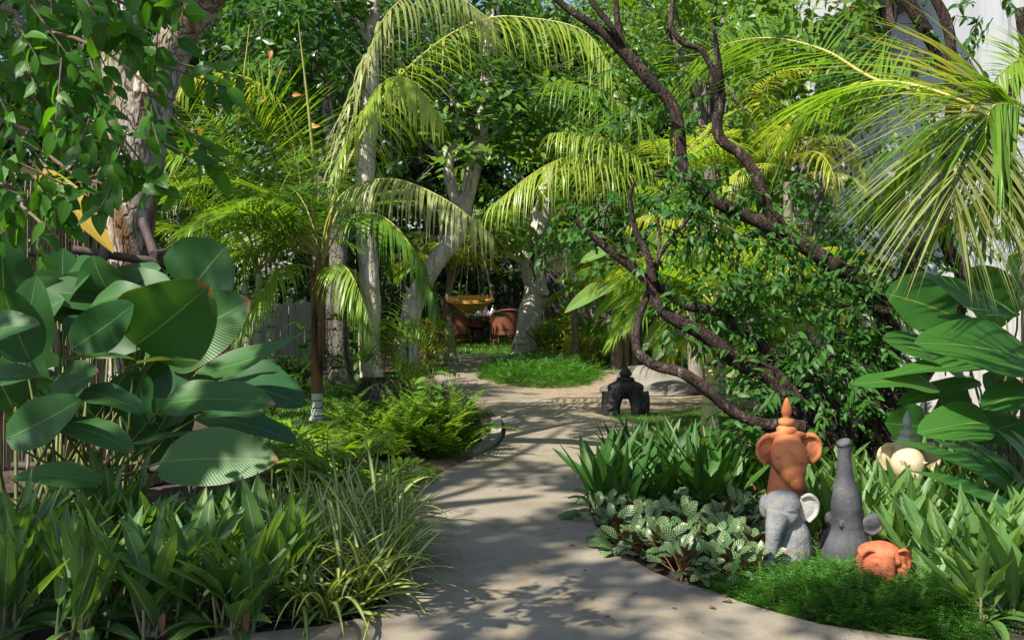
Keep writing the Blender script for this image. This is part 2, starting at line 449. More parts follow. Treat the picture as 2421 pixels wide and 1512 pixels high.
M['bark_peel'] = barkmat('peeling_bark', (.28, .235, .185), (.42, .37, .30), (.13, .075, .04), (.15, .08, .04), 11, .4, (.50, .60), 4, .03, .75)
M['bark_pale'] = barkmat('pale_bark', (.42, .37, .30), (.60, .55, .46), (.20, .17, .13), (.06, .05, .04), 7, .35, (.60, .64), 4.5, .02, .25)
M['bark_grey'] = barkmat('grey_bark', (.13, .115, .095), (.23, .21, .18), (.05, .04, .03), (.06, .05, .04), 14, .3)
M['bark_dark'] = barkmat('dark_red_bark', (.024, .017, .015), (.068, .043, .036), (.012, .008, .007), (.16, .12, .11), 34, .5, (.56, .66), 12, .02, .5)
M['bark_brown'] = solidmat('brown_bark', (.10, .07, .045), (.17, .13, .09), 10, .85, .8, 28, .012)
M['pole'] = solidmat('dark_pole_wood', (.045, .030, .032), (.085, .06, .058), 12, .75, .6, 30, .008, None, (1, 1, .2))
# ground materials
def concretemat():
    m, nd, lk, bs = nmat('path_concrete')
    T = NT(nd, lk)
    co = T.coord('Object')
    c = T.mix(T.mapr(T.noise(1.1, 6, .65, co), .3, .7), (.20, .172, .132), (.27, .235, .18))
    c = T.mix(T.math('MULTIPLY', T.mapr(T.noise(2.6, 6, .7, co, .8), .48, .66), .75), c, (.17, .125, .07))
    c = T.mix(T.math('MULTIPLY', T.mapr(T.noise(90, 3, .6, T.coord('Object', (.4, 1.6, 1))), .45, .75), .35), c, (.13, .11, .085))
    c = T.mix(T.mapr(T.noise(55, 2, .5, co), .68, .73), c, (.08, .065, .045))
    lk.new(c, bs.inputs['Base Color'])
    bs.inputs['Roughness'].default_value = .8
    h = T.math('ADD', T.noise(140, 4, .6, co), T.math('MULTIPLY', T.noise(18, 4, .6, co), .8))
    lk.new(T.bump(h, .25, .004), bs.inputs['Normal'])
    return m
M['concrete'] = concretemat()
M['soil'] = solidmat('garden_soil', (.030, .022, .015), (.075, .055, .038), 3.5, .95, .8, 30, .03, (.11, .085, .06), tscale=9)
M['gravel'] = solidmat('sandy_gravel', (.20, .155, .10), (.34, .27, .19), 22, .95, .9, 90, .012, (.14, .10, .06), tscale=5)
M['mound'] = solidmat('dry_earth', (.10, .07, .048), (.19, .14, .10), 9, .95, .9, 30, .03, (.055, .04, .03), tscale=6)
M['wallw'] = solidmat('weathered_white_wall', (.37, .385, .40), (.47, .485, .50), 3, .85, .2, 40, .004, (.24, .25, .26), (1.6, 1.6, .12), tscale=2.2)
M['eave'] = solidmat('dark_eave_wood', (.07, .065, .06), (.11, .10, .09), 8, .8, .3)
M['tile'] = solidmat('red_roof_tile', (.26, .10, .06), (.36, .16, .10), 9, .8, .5)
M['plank'] = solidmat('grey_fence_board', (.30, .29, .265), (.46, .44, .40), 6, .85, .5, 30, .006, (.16, .145, .125), (3, 3, .15))
M['bamboo'] = solidmat('bamboo_screen', (.16, .12, .07), (.28, .22, .14), 12, .7, .4, 30, .006, (.08, .06, .04), (2, 2, .3))
M['darkwood'] = solidmat('dark_fence_wood', (.030, .026, .022), (.06, .052, .042), 6, .8, .4, 30, .006, None, (3, 3, .2))
M['terra'] = solidmat('terracotta', (.46, .13, .05), (.60, .21, .085), 5, .8, .5, 60, .006, (.30, .095, .05), tscale=7)
M['terra2'] = solidmat('rough_red_terracotta', (.40, .10, .045), (.52, .16, .07), 12, .85, .8, 50, .01, (.26, .07, .04), tscale=10)
M['greystone'] = solidmat('blue_grey_stone', (.13, .142, .15), (.23, .235, .23), 6, .9, .8, 60, .01, (.22, .17, .09), tscale=8)
M['greystone_lit'] = solidmat('sunlit_grey_stone', (.40, .38, .34), (.52, .49, .44), 10, .85, .5, 70, .006)  # patch of sunlight on the grey elephant's ear, put into a paler colour
M['darkstone'] = solidmat('charcoal_stone', (.050, .050, .058), (.085, .084, .09), 10, .7, .6, 80, .006, (.16, .135, .085), tscale=7)
M['cream'] = solidmat('cream_stone', (.42, .33, .20), (.56, .46, .31), 6, .8, .5, 60, .006, (.26, .18, .10), tscale=7)
M['fingrey'] = solidmat('grey_finial_stone', (.34, .35, .32), (.44, .45, .42), 12, .85, .5)
M['black'] = solidmat('black_cast_stone', (.006, .006, .007), (.016, .016, .018), 10, .6, .7, 36, .012, spec=.5)
M['pot'] = solidmat('black_clay_pot', (.010, .009, .010), (.028, .025, .024), 8, .6, .5, 30, .01)
M['bag'] = solidmat('taupe_canvas', (.17, .155, .135), (.21, .19, .17), 3, .85, .2, 8, .02)
M['wicker'] = solidmat('red_brown_wicker', (.14, .044, .024), (.22, .075, .044), 30, .6, .7, 120, .006)
M['rattan'] = solidmat('golden_rattan', (.56, .26, .045), (.68, .38, .09), 14, .45, .3, 60, .004)
M['rope'] = solidmat('jute_rope', (.36, .27, .14), (.45, .35, .2), 20, .8, .3)
M['napkin'] = solidmat('white_napkin', (.8, .8, .82), None, 4, .7, .1)
M['white'] = solidmat('white_block', (.6, .6, .58), (.7, .7, .68), 6, .8, .3)
M['block'] = solidmat('pale_vent_block', (.52, .48, .40), (.6, .56, .48), 8, .85, .4)
M['kerb'] = solidmat('pale_concrete_edging', (.26, .235, .195), (.34, .305, .255), 20, .85, .5, 90, .006)

def ringmat(name, base, base2, ring, freq, white=None):
    m, nd, lk, bs = nmat(name)
    T = NT(nd, lk)
    sp = nd.new('ShaderNodeSeparateXYZ'); lk.new(T.coord('UV'), sp.inputs[0])
    nz = T.noise(14, 4)
    c = T.mix(T.mapr(nz, .35, .65), base, base2)
    w = T.math('FRACT', T.math('MULTIPLY', T.math('ADD', sp.outputs[1], T.math('MULTIPLY', T.noise(5, 2), .012)), freq))
    if white: c = T.mix(T.mapr(T.noise(22, 4, .6), .42, .58), c, white)
    c = T.mix(T.mapr(w, .84, .90), c, ring)
    lk.new(c, bs.inputs['Base Color']); bs.inputs['Roughness'].default_value = .55
    lk.new(T.bump(T.mapr(w, .8, .9, 1, 0), .6, .01), bs.inputs['Normal'])
    return m
M['ring_white'] = ringmat('white_banded_palm_trunk', (.30, .36, .22), (.42, .46, .32), (.03, .03, .025), 4, (.62, .64, .58))
M['ring_lime'] = ringmat('lime_banded_palm_trunk', (.34, .40, .06), (.48, .48, .10), (.28, .26, .22), 6, (.52, .50, .30))
M['ring_green'] = ringmat('green_banded_palm_trunk', (.18, .24, .14), (.28, .34, .22), (.09, .09, .07), 9)
M['sheath'] = solidmat('brown_palm_sheath', (.08, .042, .02), (.22, .095, .035), 4, .5, .4, 24, .006, (.014, .010, .009), (1, 1, .22), tscale=5)
M['sheath_o'] = solidmat('orange_palm_sheath', (.55, .24, .05), (.6, .33, .08), 6, .5, .3, 24, .006, None, (1, 1, .3))
M['coco'] = solidmat('coconut_trunk', (.16, .14, .11), (.26, .23, .18), 9, .85, .6)

# ---------------------------------------------------------------- ground
def sheet(name, poly, z, mat, thick=0.0, wob=0.0):
    import bmesh
    bm = bmesh.new()
    vs = [bm.verts.new((float(p[0]), float(p[1]), z)) for p in poly]
    f = bm.faces.new(vs)
    if f.normal.z < 0: f.normal_flip()
    bm.normal_update()
    if f.normal.z < 0: f.normal_flip()
    if thick:
        r = bmesh.ops.extrude_face_region(bm, geom=[f])
        for v in [g for g in r['geom'] if isinstance(g, bmesh.types.BMVert)]: v.co.z -= thick
    bmesh.ops.recalc_face_normals(bm, faces=bm.faces)
    if not thick and bm.faces and list(bm.faces)[0].normal.z < 0:
        for q in bm.faces: q.normal_flip()
    bmesh.ops.triangulate(bm, faces=[q for q in bm.faces if len(q.verts) > 4])
    me = bpy.data.meshes.new(name); bm.to_mesh(me); bm.free()
    me.materials.append(mat)
    return link(name, me)
g = RNG(5)
nx, ny = 90, 120
X, Y = np.meshgrid(np.linspace(-60, 60, nx), np.concatenate([np.linspace(-20, 30, 90), np.linspace(32, 140, 30)]))
mb = MB()
Z = np.zeros_like(X) - .01
i, j = np.meshgrid(np.arange(ny - 1), np.arange(nx - 1), indexing='ij')
mb.add(np.stack([X, Y, Z], -1).reshape(-1, 3), np.stack([i * nx + j, i * nx + j + 1, (i + 1) * nx + j + 1, (i + 1) * nx + j], -1).reshape(-1, 4))
kind(mb.build('ground', M['soil']), 'structure')

LE = [(180, 1600), (330, 1535), (520, 1503), (760, 1478), (880, 1450), (935, 1390), (925, 1320), (925, 1250), (950, 1180), (1000, 1140), (1070, 1103), (1130, 1075), (1180, 1050), (1195, 1010), (1160, 970), (1100, 935), (1052, 905), (1022, 880), (1050, 866), (1085, 857), (1075, 846), (1010, 838)]
RE = [(2600, 1600), (2200, 1512), (1960, 1478), (1760, 1424), (1680, 1395), (1590, 1370), (1500, 1325), (1430, 1270), (1395, 1210), (1390, 1130), (1440, 1075), (1530, 1040), (1540, 1020), (1500, 1000), (1440, 985), (1330, 955), (1215, 925), (1150, 903), (1130, 890), (1150, 874), (1180, 858), (1200, 846), (1190, 839)]
PZ = .035
pe = np.vstack([smooth_path([G3(*p, PZ) for p in LE], 90), smooth_path([G3(*p, PZ) for p in RE], 90)[::-1]])
kind(sheet('path', pe, PZ, M['concrete'], .06), 'structure')
gr = [G3(*p) for p in [(1120, 905), (1200, 880), (1420, 868), (1900, 868), (2050, 930), (1700, 985), (1560, 1020), (1440, 1000), (1300, 960)]]
kind(sheet('gravel_court', smooth_path(gr + gr[:1], 60)[:-1], .006, M['gravel']), 'structure')
lawn = [G3(*p) for p in [(1400, 990), (1560, 978), (1760, 965), (1850, 1010), (1800, 1080), (1500, 1075), (1520, 1030)]]
kind(sheet('lawn_strip', smooth_path(lawn + lawn[:1], 40)[:-1], .012, M['soil']), 'structure')
# earth mound beside the path under the ferns
mb = MB()
c = (G3(880, 1098) + G3(1050, 1088)) / 2
th = np.linspace(0, 2 * PI, 40, endpoint=False); rr = np.linspace(0, 1, 9)
V = [[c[0] + r * .62 * math.cos(a), c[1] + r * .42 * math.sin(a), .10 * (1 - r * r) * (1 + .25 * math.sin(5 * a + 7 * r)) - .005] for r in rr for a in th]
i, j = np.meshgrid(np.arange(8), np.arange(40), indexing='ij')
mb.add(V, np.stack([i * 40 + j, (i + 1) * 40 + j, (i + 1) * 40 + (j + 1) % 40, i * 40 + (j + 1) % 40], -1).reshape(-1, 4))
kind(mb.build('earth_mound', M['mound']), 'structure')

def grass_patch(name, poly, n, h, seed, mat='grass', w=.006, z=.0):
    g = RNG(seed)
    p = np.array([q[:2] for q in poly]); lo, hi = p.min(0), p.max(0)
    q = g.uniform(lo, hi, (n * 3, 2))
    x, y = q[:, 0], q[:, 1]
    ins = np.zeros(len(q), bool); k = len(p) - 1
    for a in range(len(p)):
        cnd = ((p[a, 1] > y) != (p[k, 1] > y)) & (x < (p[k, 0] - p[a, 0]) * (y - p[a, 1]) / (p[k, 1] - p[a, 1] + 1e-12) + p[a, 0])
        ins ^= cnd; k = a
    q = q[ins][:n]
    N = len(q)
    D = unit(np.stack([g.normal(0, .5, N), g.normal(0, .5, N), g.uniform(.6, 1.2, N)], 1))
    mb = MB()
    leaves(mb, np.column_stack([q, np.full(N, z)]), D, gravU(D), h * g.uniform(.6, 1.3, N), w, g.uniform(.2, 1.2, N), 'blade', 3, 1, 0, rnd=g.uniform(0, 1, N), seed=seed)
    o = mb.build(name, M[mat]); kind(o, 'stuff')
    return o
tag(grass_patch('grass', lawn, 14000, .06, 11, w=.008), 'short green grass strip between path bend and gravel court', 'grass')
lw2 = [G3(*p) for p in [(860, 1190), (900, 1140), (985, 1118), (1062, 1104), (1000, 1138), (945, 1182), (900, 1230)]]
tag(grass_patch('grass', lw2, 2600, .045, 12, w=.006), 'narrow grass strip along left path edge below the ferns', 'grass')
lw3 = [G3(*p) for p in [(1070, 843), (1420, 843), (1500, 812), (1480, 790), (1000, 790), (1000, 838)]]
tag(grass_patch('grass', lw3, 16000, .09, 13, w=.025), 'far lawn in front of the wicker dining set', 'grass')
lw4 = [G3(*p) for p in [(540, 1040), (600, 960), (700, 905), (860, 895), (1000, 885), (1010, 930), (880, 1080), (840, 1100), (700, 1100)]]
tag(grass_patch('grass', lw4, 17000, .075, 14, w=.011), 'shaded grass around foot of the white banded palm', 'grass')
lw5 = [G3(*p) for p in [(1280, 868), (1500, 880), (1650, 872), (1600, 848), (1400, 846)]]
tag(grass_patch('grass', lw5, 6000, .10, 15, w=.02), 'bright low grass behind the grey bean bag', 'grass')

# ---------------------------------------------------------------- building, fences
def P2(px, Y): return (px - CX) / FPX * Y
b = root('white_house', (6.5, 13, 0), 'tall weathered white house wall with dark eaves behind the right palm', 'building')
YW = 13.0
x0 = P2(1958, YW); x1 = 13.0; zt = 5.9
mb = MB()
wx0, wx1, wz0, wz1 = P2(1968, YW), P2(2040, YW), W3(0, 440, YW)[2], W3(0, 352, YW)[2]
box(mb, ((wx1 + x1) / 2, YW + .15, zt / 2), (x1 - wx1, .3, zt))
box(mb, ((x0 + wx1) / 2, YW + .15, wz0 / 2), (wx1 - x0, .3, wz0))
box(mb, ((x0 + wx1) / 2, YW + .15, (wz1 + zt) / 2), (wx1 - x0, .3, zt - wz1))
box(mb, (x0 + .15, YW + 1.002, zt / 2), (.3, 1.4, zt - .004))
mb.build('wall', M['wallw'], b, False)
mb = MB()
for k in range(6):
    zz = wz0 + (wz1 - wz0) * (k + .5) / 6
    box(mb, ((wx0 + wx1) / 2, YW + .12, zz), (wx1 - wx0, .1, .028))
for k in range(6):
    xx = wx0 + (wx1 - wx0) * (k + .5) / 6
    box(mb, (xx, YW + .115, (wz0 + wz1) / 2), (.028, .094, wz1 - wz0))
box(mb, ((wx0 + wx1) / 2, YW + .28, (wz0 + wz1) / 2), (wx1 - wx0, .03, wz1 - wz0))
mb.build('vent_block_window', M['block'], b, False)
mb = MB()
sl_ = math.radians(28)
R = np.array([[math.cos(sl_), 0, math.sin(sl_)], [0, 1, 0], [-math.sin(sl_), 0, math.cos(sl_)]]).T
ex, ez = P2(1945, 12.6), W3(0, 75, 12.6)[2]
cxr = ex + 1.3; 
mb2 = MB()
box(mb, (ex + .62, 12.75, ez + .31), (1.7, 1.0, .10), rot=R)
box(mb, (ex + .55, 12.9, ez + .1), (1.5, .14, .16), rot=R)
box(mb, (ex + .85, 12.75, ez - .05), (.12, .2, .7))
mb.build('eave', M['eave'], b, False)
for k in range(9):
    t = k / 8
    pc = np.array([ex + .62, 12.72, ez + .31]) + R @ np.array([(-.85 + 1.7 * t), 0, .075])
    box(mb2, pc, (.24, 1.06, .05), rot=R @ np.array([[math.cos(.07), 0, .07], [0, 1, 0], [-.07, 0, math.cos(.07)]]))
mb2.build('roof', M['tile'], b, False)

def board_fence(name, A, Bp, h, label, seed, mat='plank', gapw=.02, bw=.16, miss=0.0, cat='fence'):
    g = RNG(seed)
    A, Bp = np.array(A, float), np.array(Bp, float)
    L = np.linalg.norm(Bp - A); d = (Bp - A) / L
    r = root(name, ((A + Bp) / 2).tolist() + [0], label, cat)
    rz = math.atan2(d[1], d[0])
    mb = MB(); s = 0.0
    while s < L:
        w = bw * g.uniform(.75, 1.3)
        if g.uniform() > miss:
            c = A + d * (s + w / 2)
            hh = h * g.uniform(.93, 1.05)
            box(mb, (c[0], c[1], hh / 2), (w, .025, hh), rz + g.normal(0, .03))
        s += w + gapw * g.uniform(.3, 2)
    mb.build('boards', M[mat], r, False)
    n = max(2, int(L / 2) + 1)
    nrm = np.array([-d[1], d[0]])
    for zz in (.3 * h, .8 * h):
        mb = MB(); c = (A + Bp) / 2 + nrm * .05
        box(mb, (c[0], c[1], zz), (L, .06, .08), rz); mb.build('rail', M['darkwood'], r, False)
    return r
board_fence('board_fence', (-4.6, 9.0), (-4.0, 19.5), 1.25, 'weathered grey board fence behind the white banded palm', 1)
board_fence('board_fence', (3.5, 12.2), (7.6, 10.6), 1.6, 'pale sunlit board fence below the white house', 2, bw=.2)
board_fence('garden_fence', (-6.5, 29.0), (9.0, 29.0), 3.2, 'tall dark board fence behind the wicker dining set', 3, 'darkwood', .008, .3)
r = root('bamboo_screen', (-4.5, 7.2, 0), 'tall bamboo reed screen behind the left peeling tree', 'fence')
mb = MB(); g = RNG(8)
n = 190
q = np.linspace(0, 1, n)
A = np.stack([-5.4 + 1.9 * q + g.normal(0, .004, n), 7.0 + 1.5 * q + g.normal(0, .012, n), np.zeros(n)], 1)
Bq = A + np.stack([g.normal(0, .012, n), g.normal(0, .01, n), 2.32 + g.normal(0, .05, n)], 1)
sticks(mb, A, Bq, .009, .007, 5)
mb.build('reeds', M['bamboo'], r)
for zz in (.5, 1.2, 1.75, 2.15):
    mb = MB(); tube(mb, [(-5.4, 6.985, zz), (-3.5, 8.485, zz + .02)], [.012, .012], 5, 8); mb.build('tie_wire', M['darkwood'], r)
# ---------------------------------------------------------------- statues
def ellip(mb, c, r, rot=(0, 0, 0), n=20, mi=0):
    from mathutils import Euler
    u = np.linspace(0, PI, n); v = np.linspace(0, 2 * PI, n * 2, endpoint=False)
    V = np.stack([np.outer(np.sin(u), np.cos(v)), np.outer(np.sin(u), np.sin(v)), np.outer(np.cos(u), np.ones(n * 2))], -1).reshape(-1, 3) * np.array(r)
    V = V @ np.array(Euler(rot).to_matrix()).T + np.array(c)
    m = n * 2
    i, j = np.meshgrid(np.arange(n - 1), np.arange(m), indexing='ij')
    mb.add(V, np.stack([i * m + j, (i + 1) * m + j, (i + 1) * m + (j + 1) % m, i * m + (j + 1) % m], -1).reshape(-1, 4), None, None, mi)
def sculpt(name, prims, voxel, mat, parent, loc=(0, 0, 0), smooth=6, rz=0.0, sc=1.0):
    """solid ellipsoids ('e') and limbs ('t') fused into one continuous carved surface"""
    mb = MB()
    for p in prims:
        if p[0] == 'e': ellip(mb, *p[1:])
        else: tube(mb, p[1], p[2], 16, 20)
    me = mb.mesh(name, mat)
    if rz or sc != 1: me.transform(Matrix.Rotation(rz, 4, 'Z') @ Matrix.Scale(sc, 4))
    me.transform(Matrix.Translation(Vector(loc)))
    o = bpy.data.objects.new('tmp', me); COL.objects.link(o)
    a = o.modifiers.new('r', 'REMESH'); a.mode = 'VOXEL'; a.voxel_size = voxel; a.use_smooth_shade = True
    s = o.modifiers.new('s', 'SMOOTH'); s.factor = .5; s.iterations = smooth
    dg = bpy.context.evaluated_depsgraph_get()
    me2 = bpy.data.meshes.new_from_object(o.evaluated_get(dg))
    bpy.data.objects.remove(o)
    me2.name = name
    me2.materials.clear(); me2.materials.append(mat)
    for p in me2.polygons: p.use_smooth = True
    return link(name, me2, parent)
def crown_lathe(c, k, mat, parent, name='finial'):
    mb = MB()
    pr = [(0, .118), (.006, .112), (.016, .092), (.026, .062), (.029, .044), (.025, .028), (.018, .016), (.016, .008), (.030, .006), (.042, -.002), (.046, -.016), (.041, -.028), (.034, -.034),
          (.044, -.038), (.053, -.046), (.055, -.062), (.052, -.074), (.046, -.080), (.044, -.10)]
    lathe(mb, c, [(a * k, z * k) for a, z in pr][::-1], 36, 0, .015, 3)
    return mb.build(name, mat, parent)
def ear(mb_name, c, r, rot, mat, parent, sc, dish=True):
    return sculpt(mb_name, [('e', (0, 0, 0), r, rot), ('e', (0, r[1] * .35, 0), (r[0] * .72, r[1] * 1.1, r[2] * .72), rot)], sc, mat, parent, c, 3)
def crowned_elephant(loc, rz, s, label, mat, finmat, cut=0.0):
    r = root('elephant_statue', loc, label, 'statue')
    x, y, z = loc[0], loc[1], loc[2] - cut
    Rz = lambda p: (x + (p[0] * math.cos(rz) - p[1] * math.sin(rz)) * s, y + (p[0] * math.sin(rz) + p[1] * math.cos(rz)) * s, z + p[2] * s)
    sculpt('body', [('t', [(0, .02, cut / s), (-.003, .02, .08 + cut * .8), (-.006, .02, .2), (-.01, .012, .33), (-.01, .01, .47)], [.130, .126, .114, .098, .080]),
                    ('e', (-.015, -.02, .57), (.094, .10, .085)), ('e', (-.01, .0, .615), (.09, .08, .055)), ('e', (-.02, -.07, .525), (.108, .10, .115)),
                    ('e', (-.014, -.105, .455), (.076, .070, .085)), ('t', [(-.012, -.115, .45), (-.004, -.13, .40), (.015, -.125, .368), (.04, -.105, .362)], [.058, .048, .038, .03]),
                    ('e', (.072, -.135, .55), (.013, .011, .008)), ('e', (-.102, -.125, .545), (.010, .011, .008)),
                    ('t', [(-.12, .0, .64), (-.05, -.03, .655), (.06, -.03, .65), (.13, .0, .63)], [.012, .02, .02, .012])],
           .0062, mat, r, (x, y, z), 5, rz, s)
    for sg in (-1, 1):
        sculpt('ear', [('e', (sg * .125 + .008, .0, .565), (.072, .022, .094), (.0, sg * .12, sg * -.22)), ('t', [(sg * .085, -.018, .63), (sg * .14, -.026, .64), (sg * .185, -.022, .60), (sg * .185, -.02, .53), (sg * .14, -.022, .475)], [.012, .014, .013, .013, .01])],
               .0062, mat, r, (x, y, z), 4, rz, s)
    crown_lathe(Rz((-.005, .0, .735)), s * 1.08, finmat, r)
    return r
p = G3(1862, 1290)
crowned_elephant(p, math.radians(8), 1.0, 'tall orange terracotta elephant statue with a tiered pointed crown', M['terra'], M['terra'])
p = G3(2147, 1222)
crowned_elephant(p, math.radians(-6), 1.0, 'cream stone elephant statue with grey crown half hidden by silver leaves', M['cream'], M['fingrey'], .17)

x, y, z = G3(1860, 1364)
r = root('elephant_statue', (x, y, 0), 'blue grey stone elephant statue bowing its trunk before the orange one', 'statue')
sculpt('body', [('t', [(0, 0, 0), (.002, 0, .06), (.008, .0, .14), (.014, 0, .22), (.008, 0, .31)], [.126, .126, .120, .104, .07]),
                ('e', (-.03, -.02, .375), (.098, .09, .080)), ('e', (-.062, -.03, .395), (.058, .06, .058)), ('e', (.0, -.02, .41), (.055, .06, .045)), ('e', (-.03, -.045, .33), (.08, .075, .07)),
                ('t', [(-.066, -.08, .345), (-.090, -.105, .28), (-.104, -.112, .20), (-.116, -.112, .125), (-.126, -.112, .10)], [.060, .050, .038, .031, .033]),
                ('e', (-.136, -.112, .098), (.024, .03, .017)), ('t', [(-.045, -.105, .365), (-.015, -.108, .372), (.015, -.098, .362)], [.006, .011, .006])],
       .0058, M['greystone'], r, (x, y, 0), 5)
sculpt('ear', [('e', (.094, -.03, .365), (.054, .02, .076), (.1, .35, -.15)), ('t', [(.058, -.05, .42), (.10, -.058, .438), (.142, -.05, .40), (.138, -.045, .34), (.10, -.045, .295)], [.008, .012, .012, .011, .008])],
       .005, M['greystone_lit'], r, (x, y, 0), 3)
sculpt('ear', [('e', (-.105, .03, .36), (.022, .045, .06), (0, 0, .3))], .006, M['greystone'], r, (x, y, 0), 3)

x, y, z = G3(2000, 1358)
r = root('elephant_statue', (x, y, 0), 'charcoal elephant statue raising its trunk straight up', 'statue')
sculpt('body', [('t', [(-.005, 0, 0), (-.004, 0, .06), (.0, .0, .13), (.0, .0, .20), (.0, -.005, .25), (-.002, -.01, .30), (-.004, -.014, .36), (-.008, -.018, .42), (-.012, -.02, .48), (-.014, -.02, .55), (-.014, -.02, .62), (-.016, -.022, .69)], [.116, .126, .130, .116, .090, .079, .077, .064, .048, .038, .034, .036]),
                ('e', (-.022, -.03, .694), (.040, .036, .018), (.25, -.35, 0)), ('e', (-.080, .02, .285), (.022, .04, .04)),
                ('t', [(-.05, -.078, .265), (-.055, -.083, .28), (-.05, -.078, .295)], [.008, .010, .007])],
       .0058, M['darkstone'], r, (x, y, 0), 5)
sculpt('ear', [('e', (.120, -.035, .272), (.074, .026, .050), (.2, -.25, 0)), ('t', [(.075, -.045, .248), (.12, -.052, .226), (.168, -.046, .258), (.182, -.038, .298), (.14, -.03, .318), (.09, -.03, .308)], [.008, .011, .012, .012, .011, .008])],
       .005, M['darkstone'], r, (x, y, 0), 3)

x, y, z = G3(2083, 1392)
r = root('elephant_statue', (x, y, 0), 'small rough red terracotta elephant half sunk in the feathery ground cover', 'statue')
sculpt('body', [('e', (.0, .0, .09), (.118, .10, .105)), ('e', (-.01, .0, .14), (.105, .09, .05)), ('t', [(-.005, -.075, .135), (-.008, -.105, .08), (-.004, -.115, .0)], [.042, .036, .03]),
                ('e', (.042, -.085, .112), (.024, .022, .018)), ('e', (.045, -.09, .112), (.012, .022, .010)), ('e', (-.055, -.075, .11), (.018, .02, .016)), ('e', (.07, -.07, .06), (.04, .035, .05))],
       .0058, M['terra2'], r, (x, y, .045), 3)
for sg in (-1, 1):
    sculpt('ear', [('e', (sg * .085, -.045, .095), (.04, .022, .075), (0, sg * .1, sg * .5)), ('t', [(sg * .055, -.07, .16), (sg * .095, -.066, .165), (sg * .122, -.045, .11), (sg * .11, -.05, .04)], [.008, .013, .013, .01])], .005, M['terra2'], r, (x, y, .045), 3)

# black arch figure by the court
x, y, z = G3(1479, 984)
r = root('arch_sculpture', (x, y, 0), 'black arched two legged sculpture with pointed helmet on the gravel court', 'sculpture')
pr = [('e', (0, 0, .335), (.215, .11, .085)), ('e', (0, 0, .395), (.12, .09, .05)), ('e', (0, 0, .445), (.06, .055, .05)), ('e', (0, .02, .28), (.10, .08, .08))]
for sg in (-1, 1):
    pr.append(('t', [(sg * .145, 0, 0), (sg * .148, 0, .08), (sg * .140, 0, .18), (sg * .105, 0, .28), (sg * .05, 0, .35)], [.082, .088, .098, .102, .09]))
    pr.append(('t', [(sg * .212, -.01, .02), (sg * .222, -.01, .15), (sg * .205, 0, .29)], [.055, .06, .065]))
g = RNG(4)
for sg in (-1, 1):
    for k in range(44):
        a = g.uniform(-PI, PI); zz = g.uniform(.02, .19)
        pr.append(('e', (sg * .165 + .09 * math.cos(a), .09 * math.sin(a), zz), (.014, .014, .020)))
for k in range(9):
    xx = -.14 + .035 * k
    pr.append(('t', [(xx * .55, -.06, .42), (xx * 1.0, -.095, .32), (xx * 1.12, -.09, .2)], [.004, .008, .004]))
sculpt('body', pr, .0085, M['black'], r, (x, y, 0), 3)
mb = MB()
lathe(mb, (x, y, .468), [(.05, -.03), (.052, .0), (.070, .012), (.076, .026), (.074, .036), (.062, .05), (.046, .075), (.026, .10), (.010, .118), (0, .13)], 28)
mb.build('helmet', M['black'], r)
mb = MB()
lathe(mb, (x, y, .425), [(.075, -.02), (.10, .0), (.105, .012), (.092, .026), (.06, .034)], 28)
mb.build('collar', M['black'], r)

# bean bag
x, y, z = G3(1550, 938)
r = sculpt('bean_bag', [('e', (.05, .1, .12), (.60, .44, .17)), ('e', (-.02, .12, .20), (.46, .36, .19), (0, .12, 0)), ('e', (-.50, .05, .055), (.24, .3, .075)), ('e', (.52, .1, .10), (.22, .36, .12)), ('e', (.0, .0, .02), (.62, .40, .06))], .025, M['bag'], None, (x, y + .35, 0), 9)
tag(r, 'large taupe canvas bean bag lying on the gravel court', 'bean bag')

# dark stones and edging by the ferns
x, y, z = G3(1120, 1052)
r = root('stone_figure', (x, y, 0), 'black stone figure standing at right edge of the ferns', 'sculpture')
sculpt('body', [('e', (0, 0, .16), (.075, .08, .18)), ('e', (-.01, 0, .3), (.06, .06, .08)), ('e', (-.06, .03, .38), (.05, .05, .06)), ('e', (.0, 0, .04), (.08, .09, .06)), ('t', [(-.02, 0, .3), (-.07, .02, .40), (-.08, .03, .47)], [.045, .035, .012])], .009, M['black'], r, (x, y, 0), 3)
x, y, z = G3(1533, 1085)
r = sculpt('path_light', [('e', (0, 0, .10), (.05, .05, .08)), ('t', [(0, 0, 0), (0, 0, .12), (0, 0, .2)], [.035, .05, .004])], .007, M['darkstone'], None, (x, y, 0), 2)
tag(r, 'small dark pointed garden lamp among the dark strap leaves', 'garden lamp')
mb = MB()
e = smooth_path([G3(*q) for q in [(1120, 1082), (1165, 1060), (1186, 1030), (1183, 1000)]], 20)
for k in range(len(e) - 1):
    a, bq = e[k], e[k + 1]; d = bq - a; n_ = np.array([-d[1], d[0], 0]) / np.linalg.norm(d) * .10
    up = np.array([0, 0, .075])
    V = [a, bq, bq + n_, a + n_, a + up, bq + up, bq + n_ + up, a + n_ + up]
    mb.add(V, [[0, 3, 2, 1], [4, 5, 6, 7], [0, 1, 5, 4], [2, 3, 7, 6]])
    if k == 0: mb.add(V, [[3, 0, 4, 7]])
    if k == len(e) - 2: mb.add(V, [[1, 2, 6, 5]])
tag(mb.build('edging_kerb', M['kerb'], None, False), 'curved pale concrete edging between ferns and path', 'kerb')

